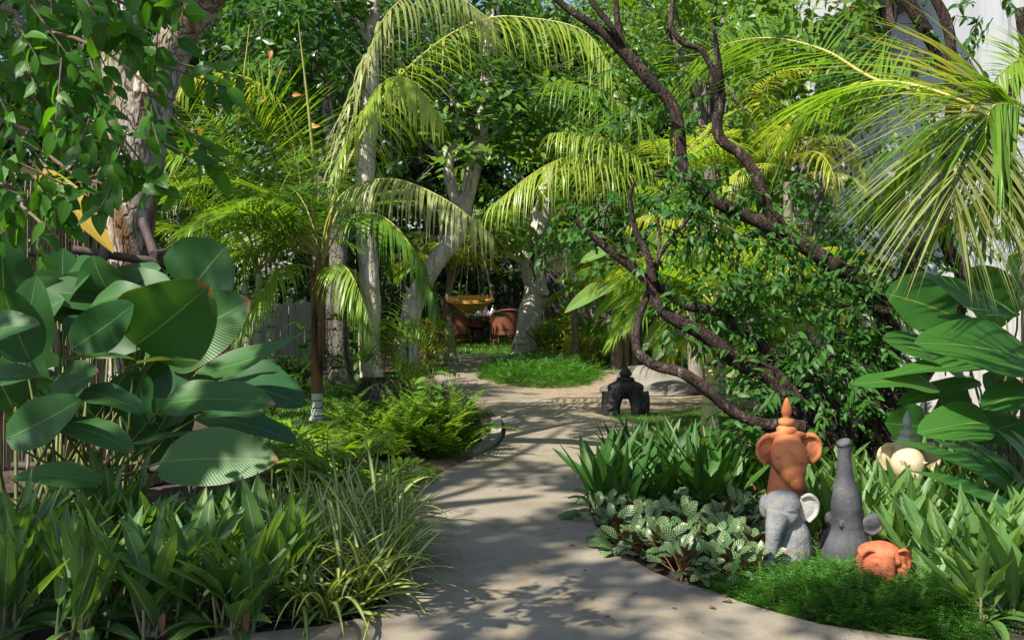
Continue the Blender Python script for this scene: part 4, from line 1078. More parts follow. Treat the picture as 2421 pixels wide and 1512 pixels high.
# leafy trees closing the view
def small_tree(loc, h, R, leaf, bark, k, L, W, n, seed, label, group, name='tree', prof='ovate', low=.35):
    x, y, z = loc; g = RNG(seed)
    limbs = [([(x, y, 0), (x + g.normal(0, .1), y, h * .3), (x + g.normal(0, .3), y, h * .62)], [.22 * R / 2.5, .16 * R / 2.5, .1 * R / 2.5])]
    for q in range(7):
        a = 6.28 * q / 7 + g.uniform(0, .6); zz = h * g.uniform(.35, .6)
        limbs.append(([(x, y, zz), (x + .45 * R * math.cos(a), y + .45 * R * math.sin(a), zz + .18 * h), (x + .85 * R * math.cos(a), y + .85 * R * math.sin(a), zz + .3 * h)], [.08 * R / 2.5, .05 * R / 2.5, .02]))
    bl = []
    for q in range(9):
        a = 6.28 * q / 9 + g.uniform(0, .5); rr = R * g.uniform(.35, .75)
        bl.append(((x + rr * math.cos(a), y + rr * math.sin(a), h * g.uniform(low, .9)), (R * .5, R * .5, h * .16), n // 9))
    return tree(label, loc, limbs, bl, leaf, bark, k, L, W, prof, .7, seed, name, 'tree', group, ns=3, ntw=.10)
lab = 'tall leafy tree in the green mass beyond the dark fence'
t1 = small_tree((-9, 24.5, 0), 10.5, 3.2, 'back', 'bark_grey', 8, .30, .14, 640, 61, lab, 'trees closing the view')
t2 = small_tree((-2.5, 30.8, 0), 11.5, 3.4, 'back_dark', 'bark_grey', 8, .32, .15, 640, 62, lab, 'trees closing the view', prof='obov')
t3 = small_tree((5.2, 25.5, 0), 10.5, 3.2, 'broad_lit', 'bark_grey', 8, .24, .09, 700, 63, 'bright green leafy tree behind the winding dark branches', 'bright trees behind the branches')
for (x, y, rz, s) in ((-14, 27, 1, 1.1), (1.5, 33, 2, 1.05), (-6, 31.5, 3, 1.15), (12, 33, 4, 1.2), (18, 27, 5, 1.1), (-19, 24, 2, 1.1)): dup(t1, (x, y, 0), rz, s)
for (x, y, rz, s) in ((-10, 32, 1, 1.1), (5, 32.2, 2, .95), (.4, 29.8, 1.3, .98), (-1.6, 35, 2.1, 1.15), (4.2, 36, .4, 1.2), (7.5, 28.5, 5.1, 1.0), (2.4, 31.5, 3.3, 1.0), (-5.4, 26.5, 4.2, .9), (9, 30.8, 2.2, 1.0)): dup(t2, (x, y, 0), rz, s)
for (x, y, rz, s) in ((8.5, 24, 1.5, 1.0), (3.0, 28, 2.5, 1.05), (6.4, 21.5, 4.1, .9), (10.5, 22.5, 3.1, 1.0)): dup(t3, (x, y, 0), rz, s)
small_tree((-5.7, 16.7, 0), 7.8, 2.3, 'glossy', 'bark_grey', 8, .22, .11, 330, 64, 'dense dark glossy tree filling the upper left behind the peeling trunk', None, prof='obov', low=.42)
mb = MB(); g = RNG(18)
q = np.array([W3(x_, y_, 13.6) for x_, y_ in ((510, 36), (563, 212), (545, 205), (690, 226), (612, 245), (685, 335), (660, 160), (640, 120), (470, 300), (735, 300))])
leaves(mb, q, g.normal(0, 1, (10, 3)) * [1, .3, 1] + [0, 0, -.6], [0, -1, .3], .14, .065, .4, 'ovate', 5, 2, .2, rnd=g.uniform(0, 1, 10), seed=2)
mb.build('orange_leaves', M['orange_leaf'], [o for o in COL.objects if o.get('label', '').startswith('dense dark glossy')][0])
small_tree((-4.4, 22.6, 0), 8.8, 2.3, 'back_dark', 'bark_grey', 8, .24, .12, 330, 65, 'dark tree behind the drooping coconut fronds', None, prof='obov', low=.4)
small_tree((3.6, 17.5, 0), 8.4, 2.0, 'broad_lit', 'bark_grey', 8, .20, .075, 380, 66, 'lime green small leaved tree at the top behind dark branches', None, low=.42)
small_tree((-7.2, 12.0, 0), 6.6, 1.9, 'back', 'bark_grey', 8, .16, .08, 380, 67, 'leafy tree left of the peeling trunk above the bamboo screen', None, low=.3)
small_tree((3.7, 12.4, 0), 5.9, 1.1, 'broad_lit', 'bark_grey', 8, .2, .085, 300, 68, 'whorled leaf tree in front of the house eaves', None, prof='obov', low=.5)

# low shrubs under the trees
def shrub(loc, R, h, leaf, L, W, n, seed, label, group=None, prof='ovate', k=7, cat='shrub'):
    x, y, z = loc
    r = root('shrub', loc, label, cat, group); g = RNG(seed)
    mb = MB()
    for q in range(6):
        a = g.uniform(0, 6.28); tube(mb, [(x, y, 0), (x + .3 * R * math.cos(a), y + .3 * R * math.sin(a), h * .4), (x + .6 * R * math.cos(a), y + .6 * R * math.sin(a), h * .8)], [.02, .015, .008], 5, 8)
    mb.build('stems', M['bark_brown'], r)
    C, A = blobpts([((x, y, h * .5), (R, R, h * .52), n)], seed, .3)
    C = C[C[:, 2] > .05]; mb = MB(); rosettes(mb, C, unit(C - np.array([x, y, 0])), k, L, W, prof, .7, seed, ns=3)
    mb.build('foliage', M[leaf], r)
    return r
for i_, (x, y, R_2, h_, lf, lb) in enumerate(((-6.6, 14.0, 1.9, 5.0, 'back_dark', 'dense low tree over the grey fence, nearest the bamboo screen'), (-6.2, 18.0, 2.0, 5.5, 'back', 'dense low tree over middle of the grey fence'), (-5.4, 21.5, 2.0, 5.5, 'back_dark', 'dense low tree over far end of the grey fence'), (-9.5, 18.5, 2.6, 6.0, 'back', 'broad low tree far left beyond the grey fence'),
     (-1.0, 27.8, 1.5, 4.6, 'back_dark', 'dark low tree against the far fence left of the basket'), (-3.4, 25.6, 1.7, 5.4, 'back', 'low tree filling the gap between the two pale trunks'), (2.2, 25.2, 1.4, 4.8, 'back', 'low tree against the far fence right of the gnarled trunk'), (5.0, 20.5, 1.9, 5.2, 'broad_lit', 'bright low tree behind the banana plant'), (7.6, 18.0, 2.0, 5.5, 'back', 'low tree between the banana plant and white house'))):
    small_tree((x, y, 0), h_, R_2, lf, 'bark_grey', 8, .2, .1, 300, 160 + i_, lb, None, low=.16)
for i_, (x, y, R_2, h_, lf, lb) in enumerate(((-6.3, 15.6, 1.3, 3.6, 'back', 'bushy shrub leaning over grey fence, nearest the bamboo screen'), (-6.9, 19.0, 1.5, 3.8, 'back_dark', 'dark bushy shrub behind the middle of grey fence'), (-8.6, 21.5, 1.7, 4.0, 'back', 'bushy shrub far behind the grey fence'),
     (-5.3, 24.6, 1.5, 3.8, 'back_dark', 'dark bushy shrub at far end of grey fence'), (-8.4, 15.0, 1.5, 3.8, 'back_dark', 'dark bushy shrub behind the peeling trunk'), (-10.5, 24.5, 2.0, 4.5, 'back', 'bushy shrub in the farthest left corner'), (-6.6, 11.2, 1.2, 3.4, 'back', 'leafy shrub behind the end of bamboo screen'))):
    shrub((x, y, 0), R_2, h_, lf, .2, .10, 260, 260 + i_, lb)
lab = 'low leafy shrub along foot of the dark fence'
s1 = shrub((-3.3, 24.5, 0), 1.2, 1.9, 'back', .22, .10, 130, 71, lab, 'shrubs along the dark fence')
for (x, y, rz, s) in ((-5.6, 22, 1, 1.1), (-1.9, 25.5, 2, .9), (3.8, 26.5, 3, .9), (5.6, 24.5, 5, 1.1), (7.8, 22.5, 1, 1.1)): dup(s1, (x, y, 0), rz, s)
shrub((-3.5, 14.0, 0), .5, .55, 'glossy', .13, .07, 60, 72, 'dark shrub against the grey board fence')
shrub((-2.5, 16.2, 0), .5, 1.6, 'back', .17, .09, 90, 73, 'broad leaved shrub between fence and dark leaning trunk')
shrub((2.55, 21.0, 0), .6, 2.6, 'broad_lit', .12, .07, 90, 74, 'small round leaved sunlit bush right of the gnarled trunk', prof='round')
shrub((-1.55, 18.4, 0), .55, 1.0, 'palm_gold', .3, .03, 60, 75, 'yellow grassy clump at left edge of the far path', prof='blade')
shrub((.9, 19.7, 0), .5, .9, 'palm_gold', .32, .03, 50, 76, 'yellow grassy clump right of the gnarled trunk', prof='blade')
# ---------------------------------------------------------------- palms
def palm_root(label, base, name='palm_tree', group=None):
    return root(name, (base[0], base[1], 0), label, 'palm', group)
def add_frond(r, ctrl, mat, rmat='rachis', **kw):
    mb = MB(); frond(mb, ctrl, **kw)
    return mb.build('frond', [M[mat], M[rmat]], r)
def arc(base, az, el, L, dr, n=8):
    """control points of a frond that leaves base towards az at elevation el and bends down by dr radians"""
    p = np.array(base, float); out = [p.copy()]
    for i in range(n):
        e = el - dr * ((i + .5) / n) ** 1.2
        p = p + L / n * np.array([math.cos(e) * math.cos(az), math.cos(e) * math.sin(az), math.sin(e)])
        out.append(p.copy())
    return out
def random_fronds(r, c, n, L, mats, seed, el=(.3, 1.25), dr=(.9, 1.8), az=None, leaf=.5, W=.03, nl=34, rmat='rachis', hang=.35, gap=.2, **kw):
    g = RNG(seed)
    for i in range(n):
        a = (6.283 * i / n + g.normal(0, .25)) if az is None else g.uniform(*az)
        ct = arc(c, a, g.uniform(*el), L * g.uniform(.8, 1.15), g.uniform(*dr))
        up = np.array([math.cos(a) * -.4 + g.normal(0, .25), math.sin(a) * -.4 + g.normal(0, .25), .9])
        add_frond(r, ct, mats[int(g.integers(len(mats)))], rmat, n=int(nl * 1.35), L=leaf * g.uniform(.95, 1.2), W=W * 1.25, dr=hang * g.uniform(.6, 1.4), up=up, gap=gap, r0=.011, seed=seed * 31 + i, pw=.65, **kw)

# young coconut palm with white banded foot, left of the path
Y1 = 10.8
b = W3(750, 998, Y1)
r = palm_root('young coconut palm with brown sheathed trunk and white banded foot', b, 'coconut_palm')
mb = MB(); tube(mb, [(b[0] - .01, Y1, 0), (b[0], Y1, .05), W3(750, 960, Y1), W3(749, 926, Y1)], [.085, .068, .062, .062], 16, 16, rough=.01); mb.build('banded_foot', M['ring_white'], r)
mb = MB(); tube(mb, pix([(749, 928, Y1), (750, 850, Y1), (751, 780, Y1), (752, 700, Y1), (754, 640, Y1), (757, 600, Y1)]), [.064, .070, .074, .070, .06, .045], 16, 24, rough=.02)
tube(mb, pix([(757, 660, Y1), (768, 600, Y1), (778, 540, Y1), (790, 480, Y1)]), [.03, .03, .026, .02], 8, 14, 1)
for s in (-1, 1): tube(mb, pix([(752, 900, Y1 - .06), (750 + s * 6, 780, Y1 - .07), (752 + s * 12, 690, Y1 - .05), (754 + s * 22, 600, Y1)]), [.01, .03, .03, .018], 8, 14, 0)
mb.build('sheathed_trunk', [M['sheath'], M['rachis']], r)
PF = lambda *p: pix(p)
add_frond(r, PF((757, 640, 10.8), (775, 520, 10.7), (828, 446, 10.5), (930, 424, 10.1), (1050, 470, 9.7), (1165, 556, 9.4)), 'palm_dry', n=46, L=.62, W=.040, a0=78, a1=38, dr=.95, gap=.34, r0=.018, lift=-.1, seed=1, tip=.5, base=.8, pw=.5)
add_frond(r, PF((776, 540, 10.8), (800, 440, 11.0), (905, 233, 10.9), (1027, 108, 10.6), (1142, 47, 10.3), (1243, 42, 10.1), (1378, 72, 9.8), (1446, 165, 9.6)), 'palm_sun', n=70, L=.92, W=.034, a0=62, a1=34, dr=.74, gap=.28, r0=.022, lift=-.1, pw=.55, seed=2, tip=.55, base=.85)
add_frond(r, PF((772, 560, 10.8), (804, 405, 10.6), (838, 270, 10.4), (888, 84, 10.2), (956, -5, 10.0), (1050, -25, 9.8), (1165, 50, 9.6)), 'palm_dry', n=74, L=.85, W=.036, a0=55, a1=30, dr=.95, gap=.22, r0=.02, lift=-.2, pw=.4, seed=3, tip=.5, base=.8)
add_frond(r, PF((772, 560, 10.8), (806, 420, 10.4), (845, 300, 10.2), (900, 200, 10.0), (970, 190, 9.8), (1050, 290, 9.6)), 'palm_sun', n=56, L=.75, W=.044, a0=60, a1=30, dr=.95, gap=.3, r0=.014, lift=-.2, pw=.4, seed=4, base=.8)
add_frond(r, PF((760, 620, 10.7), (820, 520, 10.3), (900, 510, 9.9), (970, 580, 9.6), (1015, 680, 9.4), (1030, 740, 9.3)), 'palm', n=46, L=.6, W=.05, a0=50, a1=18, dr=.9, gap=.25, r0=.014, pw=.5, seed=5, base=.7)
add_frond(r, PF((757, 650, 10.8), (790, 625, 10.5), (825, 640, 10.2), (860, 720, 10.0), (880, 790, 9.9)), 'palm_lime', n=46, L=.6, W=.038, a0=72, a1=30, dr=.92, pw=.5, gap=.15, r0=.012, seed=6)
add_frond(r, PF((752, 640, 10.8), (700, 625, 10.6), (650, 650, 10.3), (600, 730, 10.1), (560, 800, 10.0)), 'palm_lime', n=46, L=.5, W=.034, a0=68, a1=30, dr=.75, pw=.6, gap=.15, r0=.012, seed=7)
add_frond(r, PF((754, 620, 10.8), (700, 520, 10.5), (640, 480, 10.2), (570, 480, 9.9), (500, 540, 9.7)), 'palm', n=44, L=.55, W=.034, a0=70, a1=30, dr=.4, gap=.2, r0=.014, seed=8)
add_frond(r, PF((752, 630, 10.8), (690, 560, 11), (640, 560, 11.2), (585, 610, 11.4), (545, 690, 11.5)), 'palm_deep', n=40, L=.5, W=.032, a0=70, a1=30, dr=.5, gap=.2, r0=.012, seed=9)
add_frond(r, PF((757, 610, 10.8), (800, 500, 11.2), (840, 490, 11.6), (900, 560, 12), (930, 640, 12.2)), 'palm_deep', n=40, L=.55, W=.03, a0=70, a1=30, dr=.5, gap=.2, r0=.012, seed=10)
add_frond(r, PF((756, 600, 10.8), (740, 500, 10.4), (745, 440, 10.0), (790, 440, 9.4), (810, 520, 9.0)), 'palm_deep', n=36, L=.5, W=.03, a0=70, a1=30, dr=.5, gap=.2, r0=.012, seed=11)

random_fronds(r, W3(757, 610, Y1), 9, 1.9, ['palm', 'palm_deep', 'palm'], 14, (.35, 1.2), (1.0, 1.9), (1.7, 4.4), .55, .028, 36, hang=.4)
# feathery palm behind it
Y2 = 12.4
b = W3(610, 870, Y2)
r = palm_root('bushy feather palm behind the left grey fence with tall spear leaves', b)
mb = MB()
for (dx, dy, hh) in ((0, 0, 640), (-25, .2, 660), (30, .3, 620)): tube(mb, [(b[0] + dx * Y2 / FPX, Y2 + dy, 0), W3(610 + dx, 800, Y2 + dy), W3(612 + dx * 1.3, hh, Y2 + dy)], [.07, .055, .04], 8, 14, rough=.02)
mb.build('stems', M['ring_green'], r)
add_frond(r, PF((640, 600, 12.4), (690, 450, 12.3), (685, 330, 12.2), (630, 220, 12), (555, 178, 11.8), (480, 172, 11.6), (412, 225, 11.4)), 'palm_gold', n=60, L=.5, W=.034, a0=75, a1=40, dr=.8, gap=.45, r0=.014, seed=20, base=.9)
add_frond(r, PF((720, 540, 12.2), (706, 400, 12.1), (682, 310, 12), (642, 236, 11.9), (580, 188, 11.8)), 'palm_lime', n=52, L=.95, W=.034, a0=80, a1=45, dr=.14, gap=.12, r0=.014, up=(0, -1, .5), seed=21, base=.9, lift=0)
add_frond(r, PF((520, 600, 12), (507, 473, 11.9), (490, 360, 11.8), (440, 265, 11.7), (390, 240, 11.6)), 'palm_lime', n=52, L=.9, W=.034, a0=80, a1=45, dr=.16, gap=.12, r0=.014, up=(0, -1, .5), seed=22, base=.9, lift=0)
add_frond(r, PF((700, 600, 12), (620, 470, 11.7), (540, 380, 11.5), (460, 350, 11.3), (400, 380, 11.2)), 'palm_lime', n=52, L=.75, W=.034, a0=75, a1=40, dr=.35, gap=.2, r0=.013, up=(0, -.6, .8), seed=23)
add_frond(r, PF((610, 620, 12.4), (560, 480, 12.1), (500, 420, 11.8), (440, 430, 11.6), (390, 480, 11.5)), 'palm_lime', n=52, L=.7, W=.034, a0=75, a1=40, dr=.4, gap=.2, r0=.013, up=(0, -.6, .8), seed=24)
add_frond(r, PF((640, 620, 12.4), (700, 480, 12.5), (760, 400, 12.6), (800, 430, 12.7), (830, 500, 12.8)), 'palm', n=52, L=.75, W=.034, a0=75, a1=40, dr=.35, gap=.2, r0=.013, up=(0, -.6, .8), seed=25)
add_frond(r, PF((650, 600, 12.2), (660, 480, 12), (640, 360, 11.8), (590, 280, 11.6), (520, 270, 11.4)), 'palm', n=52, L=.9, W=.034, a0=80, a1=45, dr=.15, gap=.12, r0=.013, up=(0, -1, .4), seed=251, base=.9)
add_frond(r, PF((560, 620, 12.2), (500, 560, 11.9), (450, 480, 11.6), (420, 420, 11.4), (380, 380, 11.2)), 'palm_lime', n=50, L=.8, W=.034, a0=78, a1=45, dr=.2, gap=.12, r0=.013, up=(0, -1, .4), seed=252, base=.9)
add_frond(r, PF((680, 620, 12.2), (740, 520, 12), (770, 420, 11.8), (770, 330, 11.7)), 'palm', n=46, L=.8, W=.032, a0=78, a1=45, dr=.2, gap=.12, r0=.013, up=(0, -1, .4), seed=253, base=.9)
random_fronds(r, W3(612, 640, Y2), 16, 2.1, ['palm', 'palm_lime', 'palm', 'palm_lime'], 26, (.5, 1.4), (.6, 1.5), None, .5, .026, 34, hang=.35)
for (p0, p1) in (((535, 520), (590, 58)), ((748, 450), (705, 48)), ((478, 500), (462, 330)), ((425, 240), (428, 0))):
    mb = MB(); tube(mb, [W3(*p0, 12), W3((p0[0] + p1[0]) / 2 + 2, (p0[1] + p1[1]) / 2, 11.9), W3(*p1, 11.8)], [.022, .018, .006], 6, 10); mb.build('spear_leaf', M['rachis'], r)

# big coconut palm at the right edge
r = palm_root('large coconut palm at the right edge with long arching fronds', (3.35, 6.2, 0), 'coconut_palm')
mb = MB(); tube(mb, [(3.45, 6.3, 0), (3.42, 6.25, 1.0), (3.36, 6.2, 2.0), (3.34, 6.1, 2.6)], [.16, .12, .10, .05], 14, 24, rough=.03); mb.build('trunk', M['coco'], r)
add_frond(r, PF((2480, 340, 6.2), (2283, 243, 6.4), (2077, 191, 6.8), (1946, 118, 7.2), (1810, 90, 7.6), (1692, 115, 8), (1600, 175, 8.3)), 'palm', n=66, L=.85, W=.030, a0=66, a1=34, dr=.16, gap=.30, r0=.018, up=(.1, -1, .35), lift=.02, seed=30, base=.7, tip=.7)
add_frond(r, PF((2480, 340, 6), (2283, 243, 6.1), (2148, 199, 6.3), (2047, 196, 6.5), (1946, 230, 6.8), (1880, 300, 7)), 'palm_lime', n=76, L=.85, W=.030, a0=58, a1=28, dr=.45, gap=.30, r0=.018, up=(.2, -.6, .7), lift=.0, seed=31, base=.9, tip=.6)
add_frond(r, PF((2500, 330, 5.6), (2400, 240, 5.2), (2320, 236, 5.0), (2283, 287, 4.85), (2264, 380, 4.75), (2254, 460, 4.7), (2248, 510, 4.7)), 'palm_dry', n=96, L=.9, W=.030, a0=72, a1=24, dr=.34, gap=.45, pw=.7, r0=.014, up=(-.2, -1, .1), lift=.02, seed=32, base=.9, tip=.5)
add_frond(r, PF((2500, 330, 5.4), (2420, 262, 5.0), (2350, 250, 4.8), (2330, 320, 4.75), (2340, 400, 4.75), (2350, 470, 4.8)), 'palm', n=70, L=.72, W=.026, a0=55, a1=18, dr=.6, gap=.45, pw=.6, r0=.012, up=(-.1, -1, .2), lift=.02, seed=33, base=.9, tip=.5)
add_frond(r, PF((2520, 320, 5.8), (2470, 330, 5.6), (2430, 420, 5.5), (2420, 560, 5.5), (2425, 660, 5.5)), 'palm_lime', n=44, L=.5, W=.024, a0=60, a1=22, dr=.5, gap=.2, r0=.010, up=(-.5, -1, .1), seed=34)
add_frond(r, PF((2560, 300, 5.6), (2500, 180, 5.5), (2430, 140, 5.4), (2370, 170, 5.3), (2330, 230, 5.25)), 'palm_lime', n=40, L=.36, W=.02, a0=60, a1=30, dr=.3, gap=.4, r0=.010, up=(.2, -1, .4), seed=35)
add_frond(r, PF((2500, 330, 5.7), (2390, 262, 5.5), (2260, 285, 5.6), (2150, 370, 5.8), (2080, 480, 6.0)), 'palm', n=64, L=.75, W=.028, a0=66, a1=28, dr=.6, gap=.3, r0=.012, seed=37)
add_frond(r, PF((2520, 330, 6), (2400, 420, 6.3), (2300, 480, 6.6), (2200, 560, 6.9)), 'palm_lime', n=44, L=.6, W=.03, a0=60, a1=30, dr=.4, gap=.15, r0=.012, seed=36)

random_fronds(r, (3.36, 6.12, 2.55), 5, 1.9, ['palm', 'palm_lime'], 38, (.3, 1.1), (1.0, 1.8), (-.9, .9), .6, .026, 38, hang=.5)

# palms of the middle distance
Y3 = 13.6
b = W3(1650, 930, Y3)
r = palm_root('tall arching palm with browning fronds over the gravel court', b)
mb = MB(); tube(mb, [(b[0], Y3, 0), W3(1640, 800, Y3), W3(1610, 600, Y3), W3(1575, 440, Y3)], [.12, .10, .09, .07], 10, 24, rough=.03); mb.build('trunk', M['coco'], r)
add_frond(r, PF((1590, 450, 13.6), (1534, 395, 13.3), (1463, 341, 13), (1378, 314, 12.7), (1300, 315, 12.4)), 'palm_sun', n=52, L=.8, W=.030, a0=68, a1=35, dr=.85, pw=.5, lift=-.1, gap=.12, r0=.016, seed=40, base=.8, tip=.5)
add_frond(r, PF((1580, 430, 13.6), (1530, 304, 13.3), (1446, 232, 13), (1378, 203, 12.7), (1300, 194, 12.4)), 'palm', n=56, L=.85, W=.032, a0=62, a1=35, dr=.8, pw=.5, lift=-.1, gap=.18, r0=.016, seed=41, base=.8, tip=.5)
add_frond(r, PF((1580, 450, 13.6), (1480, 405, 13.1), (1429, 375, 12.9), (1378, 363, 12.7), (1277, 399, 12.4), (1155, 492, 12.2)), 'palm_sun', n=62, L=.95, W=.028, a0=75, a1=40, dr=.86, pw=.5, lift=-.15, gap=.15, r0=.016, seed=42, base=.8, tip=.4)
random_fronds(r, W3(1580, 440, Y3), 8, 2.1, ['palm', 'palm_lime', 'palm_sun'], 43, (.2, 1.2), (1.0, 1.8), (-.9, 1.5), .6, .032, 38, hang=.5)

Y4 = 9.47
b = W3(1678, 1043, Y4)
r = palm_root('lime banded palm standing behind the dark strap leaves', b)
mb = MB(); tube(mb, [(b[0] - .005, Y4, 0), (b[0], Y4, .08), W3(1678, 980, Y4), W3(1680, 930, Y4), W3(1686, 850, Y4), W3(1690, 760, Y4)], [.105, .085, .072, .062, .055, .05], 16, 26, rough=.008); mb.build('trunk', M['ring_lime'], r)
c4 = W3(1694, 735, Y4)
mb = MB(); tube(mb, [W3(1690, 790, Y4), c4, W3(1698, 690, Y4)], [.055, .05, .03], 10, 10); mb.build('crownshaft', M['sheath'], r)
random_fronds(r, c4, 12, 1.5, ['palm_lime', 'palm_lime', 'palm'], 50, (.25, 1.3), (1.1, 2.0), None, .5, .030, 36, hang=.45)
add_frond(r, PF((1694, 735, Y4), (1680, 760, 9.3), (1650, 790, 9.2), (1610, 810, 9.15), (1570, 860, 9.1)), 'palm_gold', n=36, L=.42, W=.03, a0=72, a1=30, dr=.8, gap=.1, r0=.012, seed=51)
Y5 = 11.2
b = W3(1800, 980, Y5)
r = palm_root('lime palm behind the dark winding branches, right of the woven lantern', b)
mb = MB(); tube(mb, [(b[0], Y5, 0), W3(1800, 860, Y5), W3(1802, 720, Y5)], [.09, .07, .055], 10, 18, rough=.02); mb.build('trunk', M['ring_green'], r)
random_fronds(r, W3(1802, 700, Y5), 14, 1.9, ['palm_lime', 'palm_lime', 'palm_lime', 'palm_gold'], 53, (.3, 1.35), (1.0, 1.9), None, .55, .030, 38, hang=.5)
Y5 = 12.2
b = W3(1700, 950, Y5)
r = palm_root('lime palm close beside the woven lantern', b)
mb = MB(); tube(mb, [(b[0], Y5, 0), W3(1703, 830, Y5), W3(1706, 660, Y5)], [.09, .07, .055], 10, 18, rough=.02); mb.build('trunk', M['ring_green'], r)
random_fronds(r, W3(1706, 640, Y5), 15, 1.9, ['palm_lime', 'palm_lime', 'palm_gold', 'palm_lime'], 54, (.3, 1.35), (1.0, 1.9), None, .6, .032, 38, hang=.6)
b = W3(1990, 1050, 9.3); 
r = palm_root('pale banded palm stem half hidden between the elephants', b)
mb = MB(); tube(mb, [(b[0], 9.3, 0), W3(1990, 940, 9.3), W3(1985, 780, 9.3)], [.085, .065, .05], 12, 18, rough=.01); mb.build('trunk', M['ring_white'], r)
random_fronds(r, W3(1985, 770, 9.3), 10, 1.5, ['palm_lime', 'palm', 'palm_lime'], 55, (.3, 1.3), (1.1, 1.9), None, .5, .03, 34, hang=.5)
Y6 = 11.8
b = W3(1868, 960, Y6)
r = palm_root('golden palm with orange sheath in front of the white house', b)
mb = MB(); tube(mb, [(b[0], Y6, 0), W3(1866, 700, Y6), W3(1862, 430, Y6)], [.08, .06, .05], 10, 20, rough=.02); mb.build('trunk', M['coco'], r)
mb = MB(); tube(mb, pix([(1835, 372, Y6 - .1), (1852, 330, Y6 - .1), (1872, 275, Y6)]), [.05, .06, .015], 8, 10); mb.build('sheath', M['sheath_o'], r)
add_frond(r, PF((1862, 400, Y6), (1815, 260, Y6 - .2), (1792, 220, Y6 - .3), (1850, 170, Y6 - .6), (1930, 160, Y6 - .8)), 'palm_gold', n=40, L=.45, W=.022, a0=75, a1=40, dr=.8, gap=.25, r0=.012, seed=60)
random_fronds(r, W3(1866, 400, Y6), 8, 1.25, ['palm_gold', 'palm_gold', 'palm_dry'], 61, (.3, 1.2), (1.4, 2.4), None, .4, .016, 26, hang=.75)
add_frond(r, PF((1866, 450, Y6 - .2), (1920, 410, Y6 - .4), (2000, 415, Y6 - .8), (2050, 450, Y6 - 1)), 'palm_dry', 'rachis_brown', n=40, L=.5, W=.02, a0=60, a1=30, dr=.6, gap=.1, seed=62)
Y7 = 17.6
b = W3(1480, 870, Y7)
r = palm_root('clustered thin stemmed palm behind the banana leaves', b)
mb = MB()
for dx, l in ((0, 8), (-14, -22), (22, 20), (-120, -130)): tube(mb, [(b[0] + dx * Y7 / FPX, Y7, 0), W3(1480 + dx, 780, Y7), W3(1480 + l, 690, Y7)], [.08, .065, .05], 8, 14, rough=.03)
mb.build('stems', M['bark_brown'], r)
random_fronds(r, W3(1480, 680, Y7), 12, 1.8, ['palm_lime', 'palm_lime', 'palm'], 63, (.3, 1.3), (1.1, 1.9), None, .6, .034, 34, hang=.5)
random_fronds(r, W3(1372, 655, Y7), 8, 1.6, ['palm_lime', 'palm_lime', 'palm_gold'], 64, (.3, 1.3), (1.1, 1.9), (-1.2, 1.6), .5, .034, 34, hang=.5)
Y8 = 18.9
b = W3(1063, 858, Y8)
r = palm_root('small slender palm with pale ringed stem beside the basket swing', b)
mb = MB(); tube(mb, [(b[0], Y8, 0), (b[0], Y8, .1), W3(1063, 800, Y8), W3(1062, 760, Y8)], [.20, .12, .10, .095], 12, 16, rough=.01); mb.build('trunk', M['ring_green'], r)
mb = MB(); tube(mb, pix([(1062, 764, Y8), (1061, 700, Y8), (1064, 650, Y8), (1066, 620, Y8)]), [.095, .085, .06, .03], 10, 12)
tube(mb, pix([(1058, 745, Y8), (1048, 720, Y8), (1044, 700, Y8)]), [.06, .05, .03], 8, 8)
for (x, y) in ((1100, 570), (1045, 590), (1075, 560), (1125, 590)): tube(mb, pix([(1064, 680, Y8), ((1064 + x) / 2, (660 + y) / 2, Y8), (x, y, Y8)]), [.035, .025, .015], 6, 8)
mb.build('crownshaft', M['bark_brown'], r)
random_fronds(r, W3(1068, 640, Y8), 12, 1.5, ['palm_gold', 'palm_lime', 'palm_sun'], 65, (.6, 1.45), (.9, 1.8), None, .5, .034, 28, hang=.6, rmat='rachis')

# banana clump
def blade(mb, B, T, w, face=(0, -1, .4), arcv=.5, prof='big', fold=.2, wave=.1, rv=.5, mi=0, nsg=18, seed=0, twist=0.0, nc=6):
    """one big leaf from base B to tip T, arching by arcv radians"""
    B, T = np.asarray(B, float), np.asarray(T, float)
    d = unit(T - B); U = np.asarray(face, float); U = unit(U - d * np.dot(U, d))
    h = arcv * .42
    D = math.cos(h) * d + math.sin(h) * U
    L = np.linalg.norm(T - B) * (1 + arcv * arcv * .06)
    leaves(mb, B[None], D[None], U[None], L, w, arcv, prof, nsg, nc, fold, wave, rnd=np.array([rv]), mi=mi, twist=twist, seed=seed)
b = W3(1560, 880, 14.6)
r = root('banana_plant', (b[0], 14.6, 0), 'banana plant with broad drooping leaves over the gravel court', 'banana plant')
mb = MB(); tube(mb, [(b[0], 14.6, 0), W3(1558, 760, 14.6), W3(1552, 650, 14.6)], [.13, .10, .06], 12, 16, rough=.03); mb.build('stem', M['bark_brown'], r)
BL = [((1500, 652, 14.2), (1335, 733, 13.6), 46, .5, .9), ((1512, 672, 14.2), (1400, 750, 13.8), 34, .5, .1), ((1528, 688, 14.2), (1430, 732, 13.8), 40, .4, .35), ((1450, 590, 14), (1372, 620, 13.8), 34, .3, .9), ((1430, 560, 14.2), (1322, 570, 13.8), 30, .5, .1),
      ((1500, 620, 14.4), (1470, 540, 14.2), 40, .2, .8), ((1540, 640, 14.5), (1560, 520, 14.4), 42, .4, .6), ((1560, 700, 14.3), (1470, 790, 13.9), 36, .5, .2), ((1600, 760, 14.2), (1545, 855, 13.9), 36, .4, .1), ((1570, 760, 14.2), (1520, 830, 14), 30, .4, .8), ((1620, 720, 14.4), (1690, 800, 14.1), 36, .5, .5), ((1590, 790, 14.1), (1640, 860, 13.8), 30, .5, .2)]
